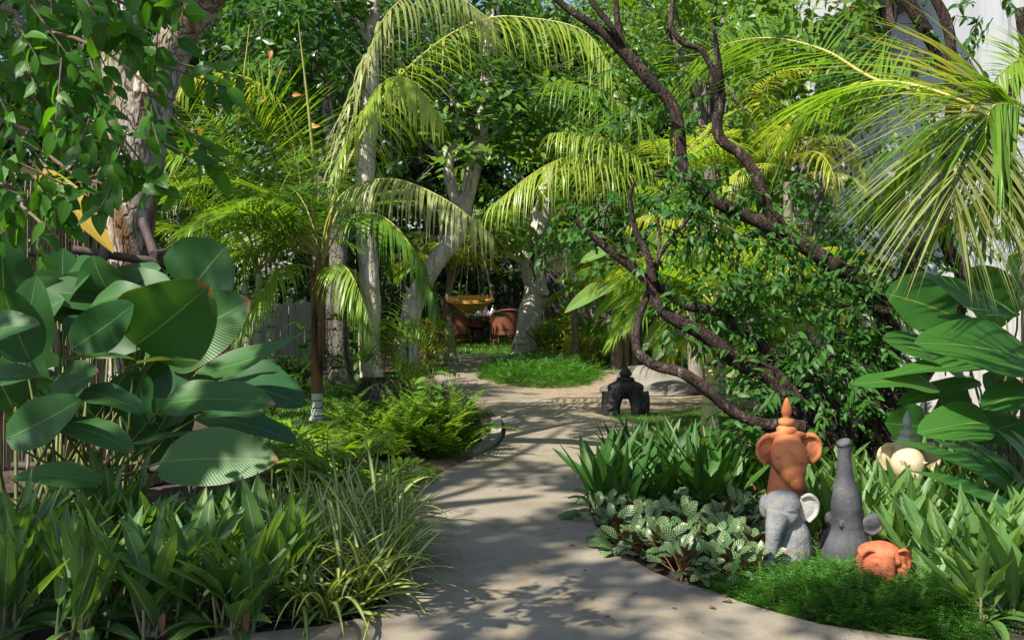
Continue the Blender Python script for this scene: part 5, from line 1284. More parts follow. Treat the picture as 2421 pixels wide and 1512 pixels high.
for i, (B_, T_, w, av, rv) in enumerate(BL):
    mb = MB(); blade(mb, W3(*B_), W3(*T_), w * 14 / FPX * 1.25, (.1, -.55, .85), av, 'strap', .25, .12, rv, seed=i)
    mb.build('leaf', M['banana'], r)
    lf = r.children[-1] if r.children else None
mb = MB()
for (B_, T_, w, av, rv) in BL: tube(mb, [W3(1554, 690, 14.6), (W3(1554, 680, 14.6) + W3(*B_)) / 2 + [0, 0, .05], W3(*B_)], [.03, .02, .012], 6, 8)
mb.build('leaf_stalks', M['stalk'], r)

# ---------------------------------------------------------------- big leaved plants
def big_plant(label, basepts, L, mat, Yd, seed, name='broadleaf_plant'):
    g = RNG(seed)
    b0 = np.mean([W3(*q) for q in basepts], 0)
    r = root(name, (b0[0], b0[1], 0), label, 'large leaved plant')
    for i, l in enumerate(L):
        (bx, by), (tx, ty), w, dY, av = l[:5]
        kw = l[5] if len(l) > 5 else {}
        Yb_ = Yd + dY
        B_ = W3(bx, by, Yb_ + kw.get('bd', 0)); T_ = W3(tx, ty, Yb_ + kw.get('td', -.12))
        mb = MB()
        c_ = (B_ + T_) / 2; B_ = c_ + (B_ - c_) * 1.06; T_ = c_ + (T_ - c_) * 1.1
        blade(mb, B_, T_, w * (1.28 if kw.get('prof', 'big') == 'big' else 1.1) * Yb_ / FPX, kw.get('face', (0, -.8, .6)), av, kw.get('prof', 'big'), kw.get('fold', .16), kw.get('wave', .11), kw.get('rv', float(g.uniform(0, .6))), seed=seed * 50 + i, twist=kw.get('tw', 0))
        lf = mb.build('leaf', M[mat], r)
        if not kw.get('nostalk'):
            q = basepts[i % len(basepts)]; s = W3(*q); s = s + g.normal(0, .05, 3) * [1, 1, 0]; s[2] = 0
            mb = MB(); d = unit(T_ - B_)
            tube(mb, [s, s * .6 + B_ * .4 + [0, 0, .05], B_ * .93 + s * .07, B_ + d * .02], [.013, .011, .008, .006], 6, 14)
            mb.build('leaf_stalk', M['stalk'], lf)
    return r
yb = W3(60, 420, 6.9)
r = root('banana_plant', (yb[0] - .3, 6.9, 0), 'yellowing banana plant drooping before the bamboo screen at far left', 'banana plant')
mb = MB(); tube(mb, [(yb[0] - .3, 6.9, 0), (yb[0] - .28, 6.9, 1.2), (yb[0] - .2, 6.9, 2.2)], [.10, .08, .05], 10, 14); mb.build('stem', M['bark_brown'], r)
M['yellow_leaf'] = leafmat('yellow_banana_leaf', (.36, .26, .03), (.48, .30, .05), .35, (.4, .36, .12), .06, 24, .15, .2, .4, dead=.5)
mb = MB(); blade(mb, W3(70, 400, 6.8), W3(268, 588, 6.3), 84 * 6.6 / FPX, (.5, -.6, .6), .35, 'strap', .2, .1, .5, seed=3); mb.build('yellow_leaf', M['yellow_leaf'], r)
mb = MB(); blade(mb, W3(60, 360, 6.8), W3(-60, 560, 6.5), 84 * 6.6 / FPX, (-.5, -.6, .6), .5, 'strap', .2, .1, .2, seed=4); mb.build('leaf', M['banana'], r)
UF = (0, -.25, 1.0); FF = (.15, -1, .35); BK = (.1, .75, .8)
LL_ = [((448, 690), (528, 588), 158, .5, .3, dict(face=FF)), ((268, 688), (372, 634), 72, .7, .35, dict(face=(-.3, -.8, .7))), ((222, 716), (334, 688), 66, .45, .3, dict(face=(-.2, -.7, .7))),
       ((325, 812), (486, 684), 182, .0, .35, dict(face=(.5, -1, -.2), rv=.6)), ((385, 832), (578, 716), 140, .35, .3, dict(face=FF, rv=.4)), ((172, 822), (314, 722), 84, -.1, -.6, dict(face=(.3, -.8, .2), wave=.16)),
       ((262, 765), (228, 842), 148, .25, .2, dict(face=(.2, -1, .2), rv=.05)), ((62, 850), (82, 664), 96, .1, .5, dict(face=(.2, -1, .2), rv=.3)), ((70, 850), (8, 690), 92, -.25, -.7, dict(face=(.6, -.7, .2), rv=.1)),
       ((315, 850), (148, 848), 60, -.25, .4, dict(face=(0, .05, 1))), ((300, 866), (464, 850), 52, -.15, .4, dict(face=(0, .1, 1))), ((468, 878), (708, 800), 92, -.1, -.5, dict(face=(-.25, -.45, .8), prof='lance', wave=.12)),
       ((122, 948), (224, 880), 104, -.4, .35, dict(face=(-.1, -.8, .75), rv=.5)), ((18, 1034), (188, 948), 88, -.6, -.4, dict(face=(.3, -.85, .35))), ((196, 925), (334, 968), 66, -.45, .4, dict(face=(.1, -.45, .9))),
       ((392, 955), (634, 948), 96, -.5, .5, dict(face=(0, -.55, .8), rv=.6)), ((522, 905), (710, 950), 132, .15, .5, dict(face=(.1, -.5, .8), rv=.0)), ((472, 985), (690, 1036), 86, -.3, .4, dict(face=(.1, -.4, .9), rv=.0)),
       ((352, 975), (512, 892), 120, .35, .3, dict(face=(0, -.9, .5), rv=.0)), ((386, 1090), (642, 1085), 118, -.75, .35, dict(face=(.05, -.8, .6), rv=.93, wave=.12)), ((236, 1140), (36, 1124), 66, -.8, .6, dict(face=(0, -.5, .9), rv=.95)),
       ((148, 1005), (306, 1058), 74, -.55, .6, dict(face=(.1, -.5, .9))), ((290, 1062), (490, 1020), 42, -.5, .4, dict(face=(0, -.25, 1))), ((-60, 905), (84, 885), 62, -.5, .4, dict(face=(0, -.6, .8))), ((-70, 800), (80, 764), 78, -.6, .5, dict(face=(0, -.7, .7), rv=.5)),
       ((152, 760), (148, 596), 118, .75, .3, dict(face=(.1, -1, .3), rv=.0)), ((182, 690), (215, 645), 70, .85, .3, dict(face=FF, rv=.0)), ((10, 700), (4, 560), 100, .5, .3, dict(face=(.4, -1, .2), rv=.0)), ((300, 985), (340, 885), 110, .1, .3, dict(face=FF, rv=.0)),
       ((120, 1000), (60, 900), 120, .45, .3, dict(face=FF, rv=.0)), ((420, 1050), (330, 960), 120, .3, .4, dict(face=FF, rv=.0)), ((250, 1010), (180, 940), 110, .4, .4, dict(face=FF, rv=.05)), ((30, 960), (-20, 860), 120, .2, .3, dict(face=FF, rv=.05))]
gq = RNG(66)
for q in range(22):
    bx, by = gq.uniform(10, 430), gq.uniform(700, 1090); a_ = gq.normal(-1.1, .6); ln_ = gq.uniform(110, 170)
    LL_.append(((bx, by), (bx + ln_ * math.cos(a_) * (1 if gq.uniform() > .4 else -1), by + ln_ * math.sin(a_) * .9), gq.uniform(80, 125), gq.uniform(.45, 1.0), gq.uniform(.2, .6), dict(face=(gq.normal(0, .3), -.8, gq.uniform(.3, .8)), rv=gq.uniform(0, .3))))
big_plant('huge paddle leaved clump with grey green leaves filling the left side', [(180, 1260, 6.0), (250, 1255, 6.1), (120, 1255, 5.9), (310, 1250, 6.0), (60, 1250, 6.0)], LL_, 'big', 6.0, 3)
RL_ = [((2405, 740), (2180, 652), 96, .1, -.5, dict(face=(.1, -.6, .75), prof='lance', wave=.14)), ((2256, 748), (2104, 694), 128, .5, .35, dict(face=(-.1, -.9, .4), rv=.0)), ((2366, 804), (2226, 748), 56, .2, .4, dict(face=(0, -.5, .9))),
       ((2270, 872), (2098, 800), 96, .15, .3, dict(face=(.2, -.6, .8), rv=.55)), ((2440, 852), (2184, 806), 118, -.15, .4, dict(face=(.1, -.75, .6), rv=.5, td=-.3)), ((2342, 868), (2098, 884), 58, .0, .4, dict(face=(0, -.35, 1), rv=.6)),
       ((2212, 918), (2029, 902), 66, -.05, .5, dict(face=(.1, -.45, .9), rv=.6)), ((2312, 903), (2130, 950), 54, .1, .3, dict(face=(.1, -.4, .9))), ((2338, 998), (2180, 1018), 90, -.25, .4, dict(face=(.1, -.7, .7), rv=.6)), ((2182, 1008), (2098, 1000), 80, .6, .3, dict(face=(0, -1, .2), rv=.0)),
       ((2380, 760), (2300, 640), 110, .5, .3, dict(face=(-.1, -1, .3), rv=.0)), ((2440, 930), (2330, 960), 80, -.3, .5, dict(face=(0, -.5, .8))), ((2400, 980), (2330, 890), 90, .4, .3, dict(face=FF, rv=.0)), ((2300, 960), (2215, 990), 90, .3, .4, dict(face=FF, rv=.0)),
       ((2420, 1000), (2300, 1040), 90, -.1, .6, dict(face=(.1, -.5, .9), rv=.1)), ((2440, 700), (2390, 610), 90, .3, .4, dict(face=FF, rv=.2))]
big_plant('broad paddle leaved clump at right edge before the white wall', [(2330, 1230, 6.3), (2380, 1230, 6.2), (2420, 1230, 6.4)], RL_, 'big2', 6.2, 4)
SL_ = [((2440, 1215), (2140, 1036), 46, 0, .7), ((2430, 1190), (2228, 1040), 56, .1, .5), ((2440, 1180), (2300, 1045), 50, .2, .4), ((2435, 1260), (2180, 1110), 50, -.1, .7), ((2440, 1150), (2370, 1020), 50, .1, .8), ((2440, 1240), (2270, 1150), 44, -.2, .5), ((2380, 1230), (2310, 1070), 40, .1, .9), ((2440, 1120), (2400, 1020), 44, .2, .6), ((2440, 1300), (2340, 1180), 44, -.2, .7)]
SL_ = [(a, b_, w, d, v, dict(face=(.2, -.6, .8), prof='lance', fold=.25, rv=.2 + .06 * i, wave=.04)) for i, (a, b_, w, d, v) in enumerate(SL_)]
big_plant('arching strap leaved plant below the right paddle leaves', [(2480, 1330, 5.6), (2500, 1330, 5.7)], SL_, 'big2', 5.6, 5, 'strap_leaved_plant')
# ---------------------------------------------------------------- bedding plants
ORD = ['first', 'second', 'third', 'fourth', 'fifth', 'sixth', 'seventh', 'eighth', 'ninth', 'tenth', 'eleventh', 'twelfth', 'thirteenth', 'fourteenth']
def silver_clump(c, h, seed, mat, label, group, n=16, lean=0.0, W=.085, name='silver_leaf_plant', cat='foliage plant', prof='lance', brown=1, petiole=(.2, .5), tilt=.38, leafL=(.5, .72)):
    g = RNG(seed); x, y, _ = c
    r = root(name, (x, y, 0), label, cat, group)
    a = g.uniform(0, 6.28, n); q = np.abs(g.normal(0, tilt, n)) + .05
    d = np.stack([np.sin(q) * np.cos(a) + lean, np.sin(q) * np.sin(a) * .8 - .05, np.cos(q)], 1); d = unit(d)
    A = np.stack([x + g.normal(0, .05, n), y + g.normal(0, .05, n), np.zeros(n)], 1)
    pl = h * g.uniform(*petiole, n)
    B = A + d * pl[:, None]
    mb = MB(); sticks(mb, A, B, .009, .006, 5); ellip(mb, (x, y, .0), (.085, .085, .035), n=7); mb.build('stems', M['pstalk'], r)
    L = h * g.uniform(*leafL, n); D = unit(d + np.stack([np.cos(a), np.sin(a), 0 * a], 1) * g.uniform(.05, .35, n)[:, None])
    Uo = np.stack([-np.cos(a) * .9, -np.sin(a) * .9, np.full(n, .5)], 1)
    mb = MB()
    leaves(mb, B, D, Uo, L, W * h / .5 * g.uniform(.7, 1.2, n), np.abs(g.normal(.1, .35, n)), prof, 10, 4, .28, .08, rnd=g.uniform(0, 1, n), twist=g.normal(0, .35, n), seed=seed)
    k = 7; aa = g.uniform(0, 6.28, k)
    leaves(mb, np.stack([x + .04 * np.cos(aa), y + .04 * np.sin(aa), np.full(k, .03)], 1), np.stack([np.cos(aa), np.sin(aa) - .2, g.uniform(.3, .9, k)], 1), [0, 0, 1], h * g.uniform(.45, .65, k), W * h / .5 * .8, g.uniform(.6, 1.6, k), prof, 8, 4, .28, .08, rnd=g.uniform(0, 1, k), twist=g.normal(0, .4, k), seed=seed + 3)
    if brown:
        k = int(g.integers(1, 3)); j = g.integers(0, n, k)
        leaves(mb, A[j] + g.normal(0, .04, (k, 3)) * [1, 1, 0] + [0, -.04, .06 + .1 * g.uniform()], d[j] * [1, 1, -.6] + [0, -.3, .2], [0, 0, 1], .12, .03, 1.2, 'lance', 5, 2, .6, .3, rnd=g.uniform(0, 1, k), mi=1, seed=seed)
    mb.build('foliage', [M[mat], M['brownleaf']], r)
    return r
G_ = 'silver streaked clumps in the left bed'
rows = [('front', 1500, [20, 195, 375, 555]), ('second', 1440, [105, 280, 465, 640]), ('third', 1385, [40, 190, 350, 520, 640]), ('back', 1330, [110, 260, 410, 545])]
sd = 500
for nm, py, xs in rows:
    for i, px in enumerate(xs):
        sd += 1; g = RNG(sd)
        silver_clump(G3(px + g.normal(0, 8), py + g.normal(0, 8)), .56 * g.uniform(.9, 1.1), sd, 'silver', f'silver streaked leaf clump, {ORD[i]} from the left in the {nm} row of left bed', G_, n=27, lean=.04, W=.072, petiole=(.02, .36), leafL=(.5, .78), tilt=.30)
G_ = 'silver streaked clumps in the right bed'
rows = [('rearmost', 1178, [1925, 1985, 2050, 2115, 2180, 2250, 2320]), ('second rear', 1225, [1915, 1970, 2030, 2095, 2160, 2230, 2300, 2370]), ('middle', 1285, [1930, 2000, 2075, 2145, 2220, 2300, 2380]), ('second front', 1345, [2120, 2190, 2265, 2340, 2420]), ('front', 1405, [2215, 2285, 2360, 2440]), ('nearest', 1470, [2330, 2420])]
for nm, py, xs in rows:
    for i, px in enumerate(xs):
        sd += 1; g = RNG(sd)
        silver_clump(G3(px + g.normal(0, 8), py + g.normal(0, 6)), .50 * g.uniform(.9, 1.1) * (.9 if py < 1240 and 2030 < px < 2260 else 1), sd, 'silver_lit', f'silver streaked leaf clump, {ORD[i]} from the left in the {nm} row of right bed', G_, n=24, lean=-.06, W=.064, petiole=(.02, .36), leafL=(.5, .72), tilt=.34)
G_ = 'dark strap leaved clumps at the path bend'
rows = [('rear', 1150, [1500, 1570, 1640, 1710, 1775]), ('middle', 1182, [1440, 1505, 1575, 1650, 1725, 1795]), ('front', 1222, [1430, 1500, 1580, 1660, 1740])]
for nm, py, xs in rows:
    for i, px in enumerate(xs):
        sd += 1; g = RNG(sd)
        silver_clump(G3(px + g.normal(0, 6), py + g.normal(0, 5)), .56 * g.uniform(.9, 1.12), sd, 'strapg', f'dark strap leaved clump, {ORD[i]} from the left in the {nm} row at path bend', G_, n=20, W=.058, name='strap_leaf_plant', petiole=(.05, .28), tilt=.3, leafL=(.65, .85))

G_ = 'peacock plants carpeting the right bed'
rows = [('rear', 1235, [1425, 1490, 1550, 1610, 1670, 1730, 1785]), ('second', 1268, [1450, 1515, 1580, 1640, 1705, 1770]), ('third', 1302, [1500, 1560, 1625, 1690, 1755]), ('fourth', 1336, [1560, 1620, 1685, 1745, 1790]), ('front', 1366, [1630, 1690, 1745, 1795])]
for nm, py, xs in rows:
    for i, px in enumerate(xs):
        sd += 1; g = RNG(sd)
        x, y, _ = G3(px + g.normal(0, 8), py + g.normal(0, 6))
        r = root('peacock_plant', (x, y, 0), f'pale feather patterned peacock plant, {ORD[i]} from the left in its {nm} row', 'foliage plant', G_)
        n = 27; a = g.uniform(0, 6.28, n); q = g.uniform(.15, 1.35, n); R0_ = .14
        B = np.stack([x + np.cos(a) * R0_ * q, y + np.sin(a) * R0_ * q, .03 + .09 * np.cos(q) * g.uniform(.6, 1.35, n)], 1)
        D = np.stack([np.cos(a) * np.sin(q), np.sin(a) * np.sin(q) - .12, np.cos(q) * .8], 1)
        mb = MB(); sticks(mb, np.tile([x, y, 0.0], (n, 1)) + g.normal(0, .02, (n, 3)) * [1, 1, 0], B, .004, .003, 4); mb.build('stems', M['sheath'], r)
        mb = MB(); U_ = np.stack([-np.cos(a) * .5, -np.sin(a) * .5 - .5, np.full(n, .8)], 1)
        leaves(mb, B, D, U_ + g.normal(0, .25, (n, 3)), g.uniform(.07, .125, n), g.uniform(.045, .068, n), g.uniform(.3, 1.2, n), 'round', 8, 4, .12, .14, rnd=g.uniform(0, 1, n), twist=g.normal(0, .3, n), seed=sd)
        mb.build('foliage', M['calathea'], r)

G_ = 'cream striped clumps beside the path'
pts = [(690, 1452), (770, 1462), (850, 1440), (905, 1405), (735, 1400), (815, 1395), (890, 1355), (690, 1350), (770, 1345), (850, 1330), (915, 1305), (660, 1300), (735, 1290), (815, 1285), (895, 1260), (640, 1245), (710, 1235), (790, 1225), (865, 1215), (920, 1225)]
pts.sort(key=lambda p: -p[1])
rowof = [('front', 4), ('second', 4), ('third', 4), ('fourth', 4), ('rear', 4)]
k = 0
for nm, cnt in rowof:
    grp = sorted(pts[k:k + cnt]); k += cnt
    for i, (px, py) in enumerate(grp):
        sd += 1; g = RNG(sd)
        x, y, _ = G3(px, py)
        r = root('striped_grass_plant', (x, y, 0), f'cream striped arching grass clump, {ORD[i]} from the left in the {nm} row beside path', 'foliage plant', G_)
        n = 46; a = g.uniform(0, 6.28, n); q = np.abs(g.normal(.5, .35, n)) + .08
        D = np.stack([np.cos(a) * np.sin(q), np.sin(a) * np.sin(q), np.cos(q)], 1)
        mb = MB()
        leaves(mb, np.stack([x + g.normal(0, .04, n), y + g.normal(0, .04, n), np.zeros(n)], 1), D, gravU(D), g.uniform(.32, .66, n) * (.7 if py < 1250 else 1), g.uniform(.018, .031, n), g.uniform(.5, 2.0, n), 'strap', 9, 2, .35, rnd=g.uniform(0, 1, n), twist=g.normal(0, .4, n), pw=1.3, seed=sd)
        mb.build('foliage', M['stripe'], r)

# lime split leaved plants
for (px, py, s, lb, n) in ((785, 1165, 1.0, 'bright lime split leaved plant below the white banded palm', 22), (690, 1130, .85, 'shaded split leaved plant between paddle leaves and the lime one', 14), (850, 1165, .6, 'small lime split leaved plant by the grass strip', 10)):
    sd += 1; g = RNG(sd); x, y, _ = G3(px, py)
    r = root('split_leaf_plant', (x, y, 0), lb, 'foliage plant', 'split leaved plants on the left')
    mb = MB(); ms = MB()
    for i in range(n):
        a = 6.28 * i / n * 1.62 * 2 + g.normal(0, .3); el = g.uniform(.35, 1.2)
        st = np.array([x, y, 0]) + g.normal(0, .04, 3) * [1, 1, 0]
        e0 = st + s * g.uniform(.2, .42) * np.array([math.cos(a) * math.cos(el), math.sin(a) * math.cos(el), math.sin(el)])
        tube(ms, [st, (st + e0) / 2 + [0, 0, .03], e0], [.007, .006, .005], 5, 6)
        ct = arc(e0, a, el - .2, .34 * s, 1.0, 5)
        frond(mb, ct, n=9, L=.15 * s, W=.042 * s, a0=80, a1=30, dr=.15, up=(0, -.4, 1), gap=.02, r0=.006, ns=6, prof='strap', base=.9, tip=.6, fold=.35, nc=2, seed=sd * 40 + i, jit=.2, samples=16)
    ms.build('stalks', M['stalk'], r)
    mb.build('foliage', [M['lime'], M['rachis']], r)

# ferns
def fern(px, py, h, n, label, mats, seed, group='ferns beside the path', pl=.085, Yd=None, spread=(.7, 1.45)):
    g = RNG(seed); x, y, _ = G3(px, py)
    r = root('fern', (x, y, 0), label, 'fern', group)
    mbs = {}
    for i in range(n):
        a = 6.28 * i / n + g.normal(0, .3); el = g.uniform(*spread)
        m = mats[int(g.integers(len(mats)))]
        mb = mbs.setdefault(m, MB())
        ct = arc((x + g.normal(0, .05), y + g.normal(0, .05), .0), a, el + .25, h * g.uniform(.85, 1.25), g.uniform(.6, 1.5), 6)
        frond(mb, ct, n=int(38 * h / .7), L=pl * g.uniform(.9, 1.2), W=pl * .33, a0=82, a1=60, dr=.12, up=(math.cos(a) * -.6, math.sin(a) * -.6, .8), gap=.08, r0=.0028, ns=2, prof='pinna', base=.6, tip=.12, fold=.1, seed=seed * 40 + i, jit=.1, samples=22, peak=.3)
    for m, mb in mbs.items(): mb.build('fronds', [M[m], M['stalk']], r)
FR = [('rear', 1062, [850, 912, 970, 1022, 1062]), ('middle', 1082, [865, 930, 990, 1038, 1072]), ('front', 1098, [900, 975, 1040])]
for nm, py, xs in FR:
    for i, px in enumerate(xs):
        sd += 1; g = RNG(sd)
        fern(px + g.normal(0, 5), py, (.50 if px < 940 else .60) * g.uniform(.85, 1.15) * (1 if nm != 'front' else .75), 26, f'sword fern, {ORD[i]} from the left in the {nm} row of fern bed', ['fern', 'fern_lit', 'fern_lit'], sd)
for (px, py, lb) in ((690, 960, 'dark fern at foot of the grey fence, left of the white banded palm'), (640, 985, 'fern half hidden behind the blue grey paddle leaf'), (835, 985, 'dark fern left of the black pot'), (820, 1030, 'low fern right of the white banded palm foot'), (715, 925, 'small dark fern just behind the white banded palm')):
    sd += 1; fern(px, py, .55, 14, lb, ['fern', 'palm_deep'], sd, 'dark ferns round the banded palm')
# crested fern growing over the pot
x, y, z = G3(905, 985); Yf = float(y)
r = root('crested_fern', (x, y, .42), 'tall bright fern growing out of the black pot', 'fern')
FP = [((905, 870), (925, 800), (985, 762), (1035, 800)), ((900, 870), (905, 800), (900, 790), (890, 830), (888, 860)), ((908, 870), (925, 780), (950, 720), (965, 690)), ((910, 875), (935, 790), (975, 768), (1010, 790), (1030, 830)), ((912, 880), (955, 860), (985, 900), (990, 965)), ((915, 880), (990, 870), (1040, 865), (1085, 885)),
      ((898, 872), (880, 835), (850, 830), (830, 845)), ((903, 870), (918, 800), (912, 770), (895, 775)), ((908, 878), (955, 800), (1000, 800), (1025, 840)), ((906, 880), (945, 850), (965, 880), (968, 940)), ((905, 880), (925, 900), (932, 940), (925, 985))]
mb = MB()
for i, p in enumerate(FP):
    dz = (i % 3 - 1) * .15
    frond(mb, [W3(a, b_, Yf - .1 + dz - .06 * k) for k, (a, b_) in enumerate(p)], n=22, L=.19, W=.044, a0=80, a1=55, dr=.3, up=(0, -.8, .6), gap=.15, r0=.006, ns=3, prof='blade', base=.7, tip=.2, seed=900 + i, samples=24)
mb.build('fronds', [M['fern_lit'], M['rachis_brown']], r)
# tall weed with oval leaves, and saplings by the palm
def sapling(pts, label, L, W, n, seed, mat='broad', name='sapling'):
    p = pix(pts); r = root(name, (p[0][0], p[0][1], 0), label, 'plant'); g = RNG(seed)
    mb = MB(); tube(mb, [np.array([p[0][0], p[0][1], 0])] + p[1:], [.008, .006, .004], 5, 16); mb.build('stem', M['stalk'], r)
    C = smooth_path([np.array([p[0][0], p[0][1], 0])] + p[1:], 30)
    idx = g.integers(12, 30, n); a = g.uniform(0, 6.28, n)
    D = np.stack([np.cos(a), np.sin(a), g.uniform(-.3, .5, n)], 1)
    mb = MB(); q0 = C[idx]; q1 = q0 + unit(D) * L * .5
    sticks(mb, q0, q1, .003, .002, 4, 1)
    leaves(mb, q1, D, [0, -.3, 1], L * g.uniform(.7, 1.1, n), W, g.uniform(.2, .8, n), 'ovate', 6, 2, .15, .05, rnd=g.uniform(0, 1, n), seed=seed)
    mb.build('foliage', [M[mat], M['stalk']], r)
sapling([(1016, 1092, 8.4), (1017, 980, 8.4), (1022, 900, 8.4), (1025, 868, 8.4)], 'tall thin weed with pale oval leaves rising through the ferns', .12, .07, 13, 950, 'broad_lit')
sapling([(770, 960, 11.6), (772, 880, 11.6), (775, 800, 11.6), (770, 740, 11.6)], 'broad leaved sapling right behind the brown palm trunk', .2, .12, 18, 951, 'broad')
sapling([(700, 950, 12), (705, 870, 12), (715, 800, 12), (712, 760, 12)], 'broad leaved sapling left of the brown palm trunk', .2, .12, 13, 952, 'broad')
sapling([(1180, 850, 17.5), (1175, 800, 17.5), (1160, 760, 17.5), (1150, 720, 17.5)], 'thin trailing sapling before the wicker chairs', .26, .13, 12, 953, 'broad')

# far bedding right of the gnarled trunk
G_ = 'upright strap clumps in the far right bed'
for i, (px, py, h) in enumerate([(1290, 848, .9), (1320, 842, 1.2), (1350, 838, 1.35), (1380, 842, 1.1), (1410, 848, 1.0), (1335, 852, .8), (1375, 854, .8), (1440, 850, .8)]):
    sd += 1
    silver_clump(G3(px, py), h, sd, 'lime' if i == 99 else 'broad_lit', f'glossy green strap clump, {ORD[i]} in the far bed right of gnarled trunk', G_, n=26, W=.075, name='strap_leaf_plant', petiole=(.1, .4), tilt=.5, brown=0)
G_ = 'pale striped clumps behind the bean bag'
for i, (px, py) in enumerate([(1440, 866), (1475, 868), (1510, 866), (1545, 870), (1590, 872), (1420, 858)]):
    sd += 1
    silver_clump(G3(px, py), .75, sd, 'silver_lit', f'pale striped strap clump, {ORD[i]} of those behind the bean bag', G_, n=24, W=.06, name='strap_leaf_plant', petiole=(.05, .2), tilt=.5, leafL=(.6, .9), brown=0)
x, y, _ = G3(1400, 862)
r = root('round_leaf_plant', (x, y, 0), 'lime and yellow round leaved plant before the banana stems', 'plant'); g = RNG(5)
n = 40; P_ = np.stack([x + g.normal(0, .3, n), y + g.normal(0, .15, n), g.uniform(.05, .55, n)], 1)
mb = MB(); leaves(mb, P_, unit(np.stack([g.normal(0, .6, n), g.normal(-.4, .4, n), g.normal(-.2, .3, n)], 1)), [0, -.6, .8], .22, .2, .4, 'round', 6, 2, .1, .05, rnd=g.uniform(0, 1, n), seed=4); sticks(mb, np.tile([x, y, 0.], (n, 1)), P_, .006, .004, 4, 1)
mb.build('foliage', [M['palm_gold'], M['stalk']], r)

# feathery ground cover (stuff)
def inside(q, p):
    x, y = q[:, 0], q[:, 1]; ins = np.zeros(len(q), bool); k = len(p) - 1
    for a in range(len(p)):
        ins ^= ((p[a, 1] > y) != (p[k, 1] > y)) & (x < (p[k, 0] - p[a, 0]) * (y - p[a, 1]) / (p[k, 1] - p[a, 1] + 1e-12) + p[a, 0]); k = a
    return ins
def feathery(name, poly, n, L, seed, lf, label, hz=.06, mat='feather', K=9, pw=.3):
    g = RNG(seed); p = np.array(poly)[:, :2]; lo, hi = p.min(0), p.max(0); ctr = p.mean(0)
    q = g.uniform(lo, hi, (n * 4, 2)); q = q[inside(q, p)][:n]; N = len(q)
    e = np.array([np.min(np.linalg.norm(p - t, axis=1)) for t in q])
    hgt = hz * np.clip(e / (e.max() * .5), .15, 1) * (1 + .35 * np.sin(q[:, 0] * 9) * np.sin(q[:, 1] * 11))
    P0 = np.column_stack([q, hgt * g.uniform(.5, 1.1, N)])
    o = unit(np.column_stack([q - ctr, np.zeros(N)]))
    D = unit(o * .55 + g.normal(0, .5, (N, 3)) * [1, 1, .35] + [0, 0, .55])
    U = gravU(D); S = np.cross(D, U); dr = g.uniform(.5, 1.5, N); Ls = L * g.uniform(.6, 1.25, N)
    mb = MB(); t = (np.arange(K) + .6) / K
    am = dr[:, None] * t[None]
    C = P0[:, None] + Ls[:, None, None] * t[None, :, None] * (np.cos(am * .5)[..., None] * D[:, None] - np.sin(am * .5)[..., None] * U[:, None])
    T = np.cos(am)[..., None] * D[:, None] - np.sin(am)[..., None] * U[:, None]
    rn = np.repeat(g.uniform(0, 1, N), K) * .6
    for sg in (-1, 1):
        d = unit(T * .55 + S[:, None] * sg + g.normal(0, .15, C.shape)).reshape(-1, 3)
        leaves(mb, C.reshape(-1, 3), d, np.repeat(U, K, 0) + g.normal(0, .25, (N * K, 3)), (lf * (1.05 - .6 * t))[None].repeat(N, 0).ravel(), lf * pw, .3, 'pinna', 2, 1, 0, rnd=rn + g.uniform(0, .4, N * K), seed=seed)
    sticks(mb, P0, C[:, -1], .0016, .0008, 3)
    o_ = mb.build(name, M[mat]); kind(o_, 'stuff')
    return tag(o_, label, 'ground cover')
poly = [G3(*q) for q in [(1690, 1408), (1760, 1430), (1960, 1484), (2200, 1516), (2310, 1505), (2320, 1430), (2240, 1395), (2140, 1378), (2090, 1400), (2030, 1372), (1960, 1350), (1900, 1362), (1800, 1372)]]
feathery('ground_cover', smooth_path(poly + poly[:1], 60)[:-1], 2300, .15, 71, .022, 'feathery green ground cover in front of the elephant statues', .09, K=11)
th = np.linspace(0, 2 * PI, 40, endpoint=False)
c1, c2 = G3(1265, 918), G3(1265, 862)
poly = [((c1[0] + c2[0]) / 2 + .08 + .92 * math.cos(a), (c1[1] + c2[1]) / 2 + (c2[1] - c1[1]) / 2 * math.sin(a), 0) for a in th]
feathery('ground_cover', poly, 2600, .30, 72, .05, 'round mass of feathery green ground cover around the gnarled trunk', .13, 'feather', 9, .32)

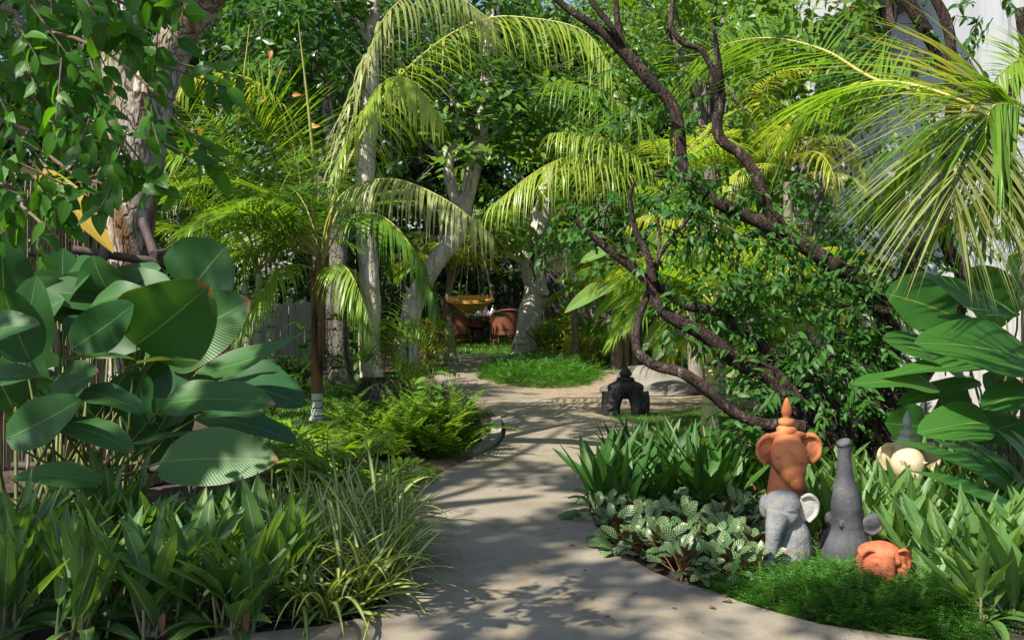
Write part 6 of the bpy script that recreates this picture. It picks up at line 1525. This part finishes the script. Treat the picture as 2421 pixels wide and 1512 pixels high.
# tree support of dark poles round the peeling trunk
r = root('tree_support', W3(300, 1180, 6.9) * [1, 1, 0], 'dark wooden pole frame propping the peeling tree', 'tree support')
for (a, b_, rad) in (((172, 590, 6.7), (392, 622, 6.9), .032), ((362, 600, 6.75), (420, 590, 7.6), .026), ((255, 580, 6.75), (205, 716, 6.6), .034), ((205, 716, 6.6), (120, 1120, 6.3), .036), ((338, 520, 7.1), (372, 622, 6.95), .036), ((372, 622, 6.95), (440, 1060, 6.6), .038), ((440, 1060, 6.6), (470, 1260, 6.4), .038),
                     ((30, 1100, 6.45), (400, 1108, 6.5), .030), ((470, 1058, 6.55), (634, 1060, 6.9), .028), ((575, 1020, 6.7), (640, 1180, 6.6), .028), ((80, 1000, 6.6), (60, 1210, 6.4), .034), ((512, 790, 8.2), (500, 980, 8.2), .04)):
    A_, B_ = W3(*a), W3(*b_)
    if b_[1] > 1170: B_[2] = 0
    mb = MB(); tube(mb, [A_, (A_ + B_) / 2, B_], [rad, rad * .95, rad], 10, 12, rough=.05, seed=int(a[0])); mb.build('pole', M['pole'], r)
# fallen litter leaves
g = RNG(81)
edge = []
for E in (LE[3:14], RE[2:11]):
    q = smooth_path([G3(*p, PZ) for p in E], 60)
    for _ in range(13):
        k = int(g.integers(0, 60)); edge.append(q[k] + np.array([g.normal(0, .10) + (.05 if E is LE[3:14] else 0), g.normal(0, .10), 0]))
for i, p in enumerate(edge):
    mb = MB(); a = g.uniform(0, 6.28); L_ = g.uniform(.03, .07)
    leaves(mb, [(p[0], p[1], PZ + .008)], [(math.cos(a), math.sin(a), .08)], [0, 0, 1], L_, L_ * .42, g.uniform(.2, .8), 'ovate', 4, 2, .4, .25, rnd=[g.uniform(0, 1)], seed=i + 50)
    tag(mb.build('fallen_leaf', M['brownleaf']), 'tiny dry leaf lying on the concrete path', 'leaf', 'fallen leaves on the path')
g = RNG(8)
for i, (px, py) in enumerate([(1120, 1420), (1260, 1330), (1440, 1460), (1020, 1210), (1330, 1130), (1150, 1010), (1240, 960), (1600, 1440), (1010, 1290), (1360, 1290), (1060, 1338), (1320, 1250), (1500, 1405), (1180, 1160), (1210, 1090), (1390, 1350), (985, 1440)]):
    x, y, z = G3(px, py, PZ)
    mb = MB(); a = g.uniform(0, 6.28)
    leaves(mb, [(x, y, PZ + .006)], [(math.cos(a), math.sin(a), .05)], [0, 0, 1], .034, .014, .6, 'ovate', 4, 2, .5, .2, rnd=[.5], seed=i)
    tag(mb.build('fallen_leaf', M['brownleaf']), 'tiny dry leaf lying on the concrete path', 'leaf', 'fallen leaves on the path')
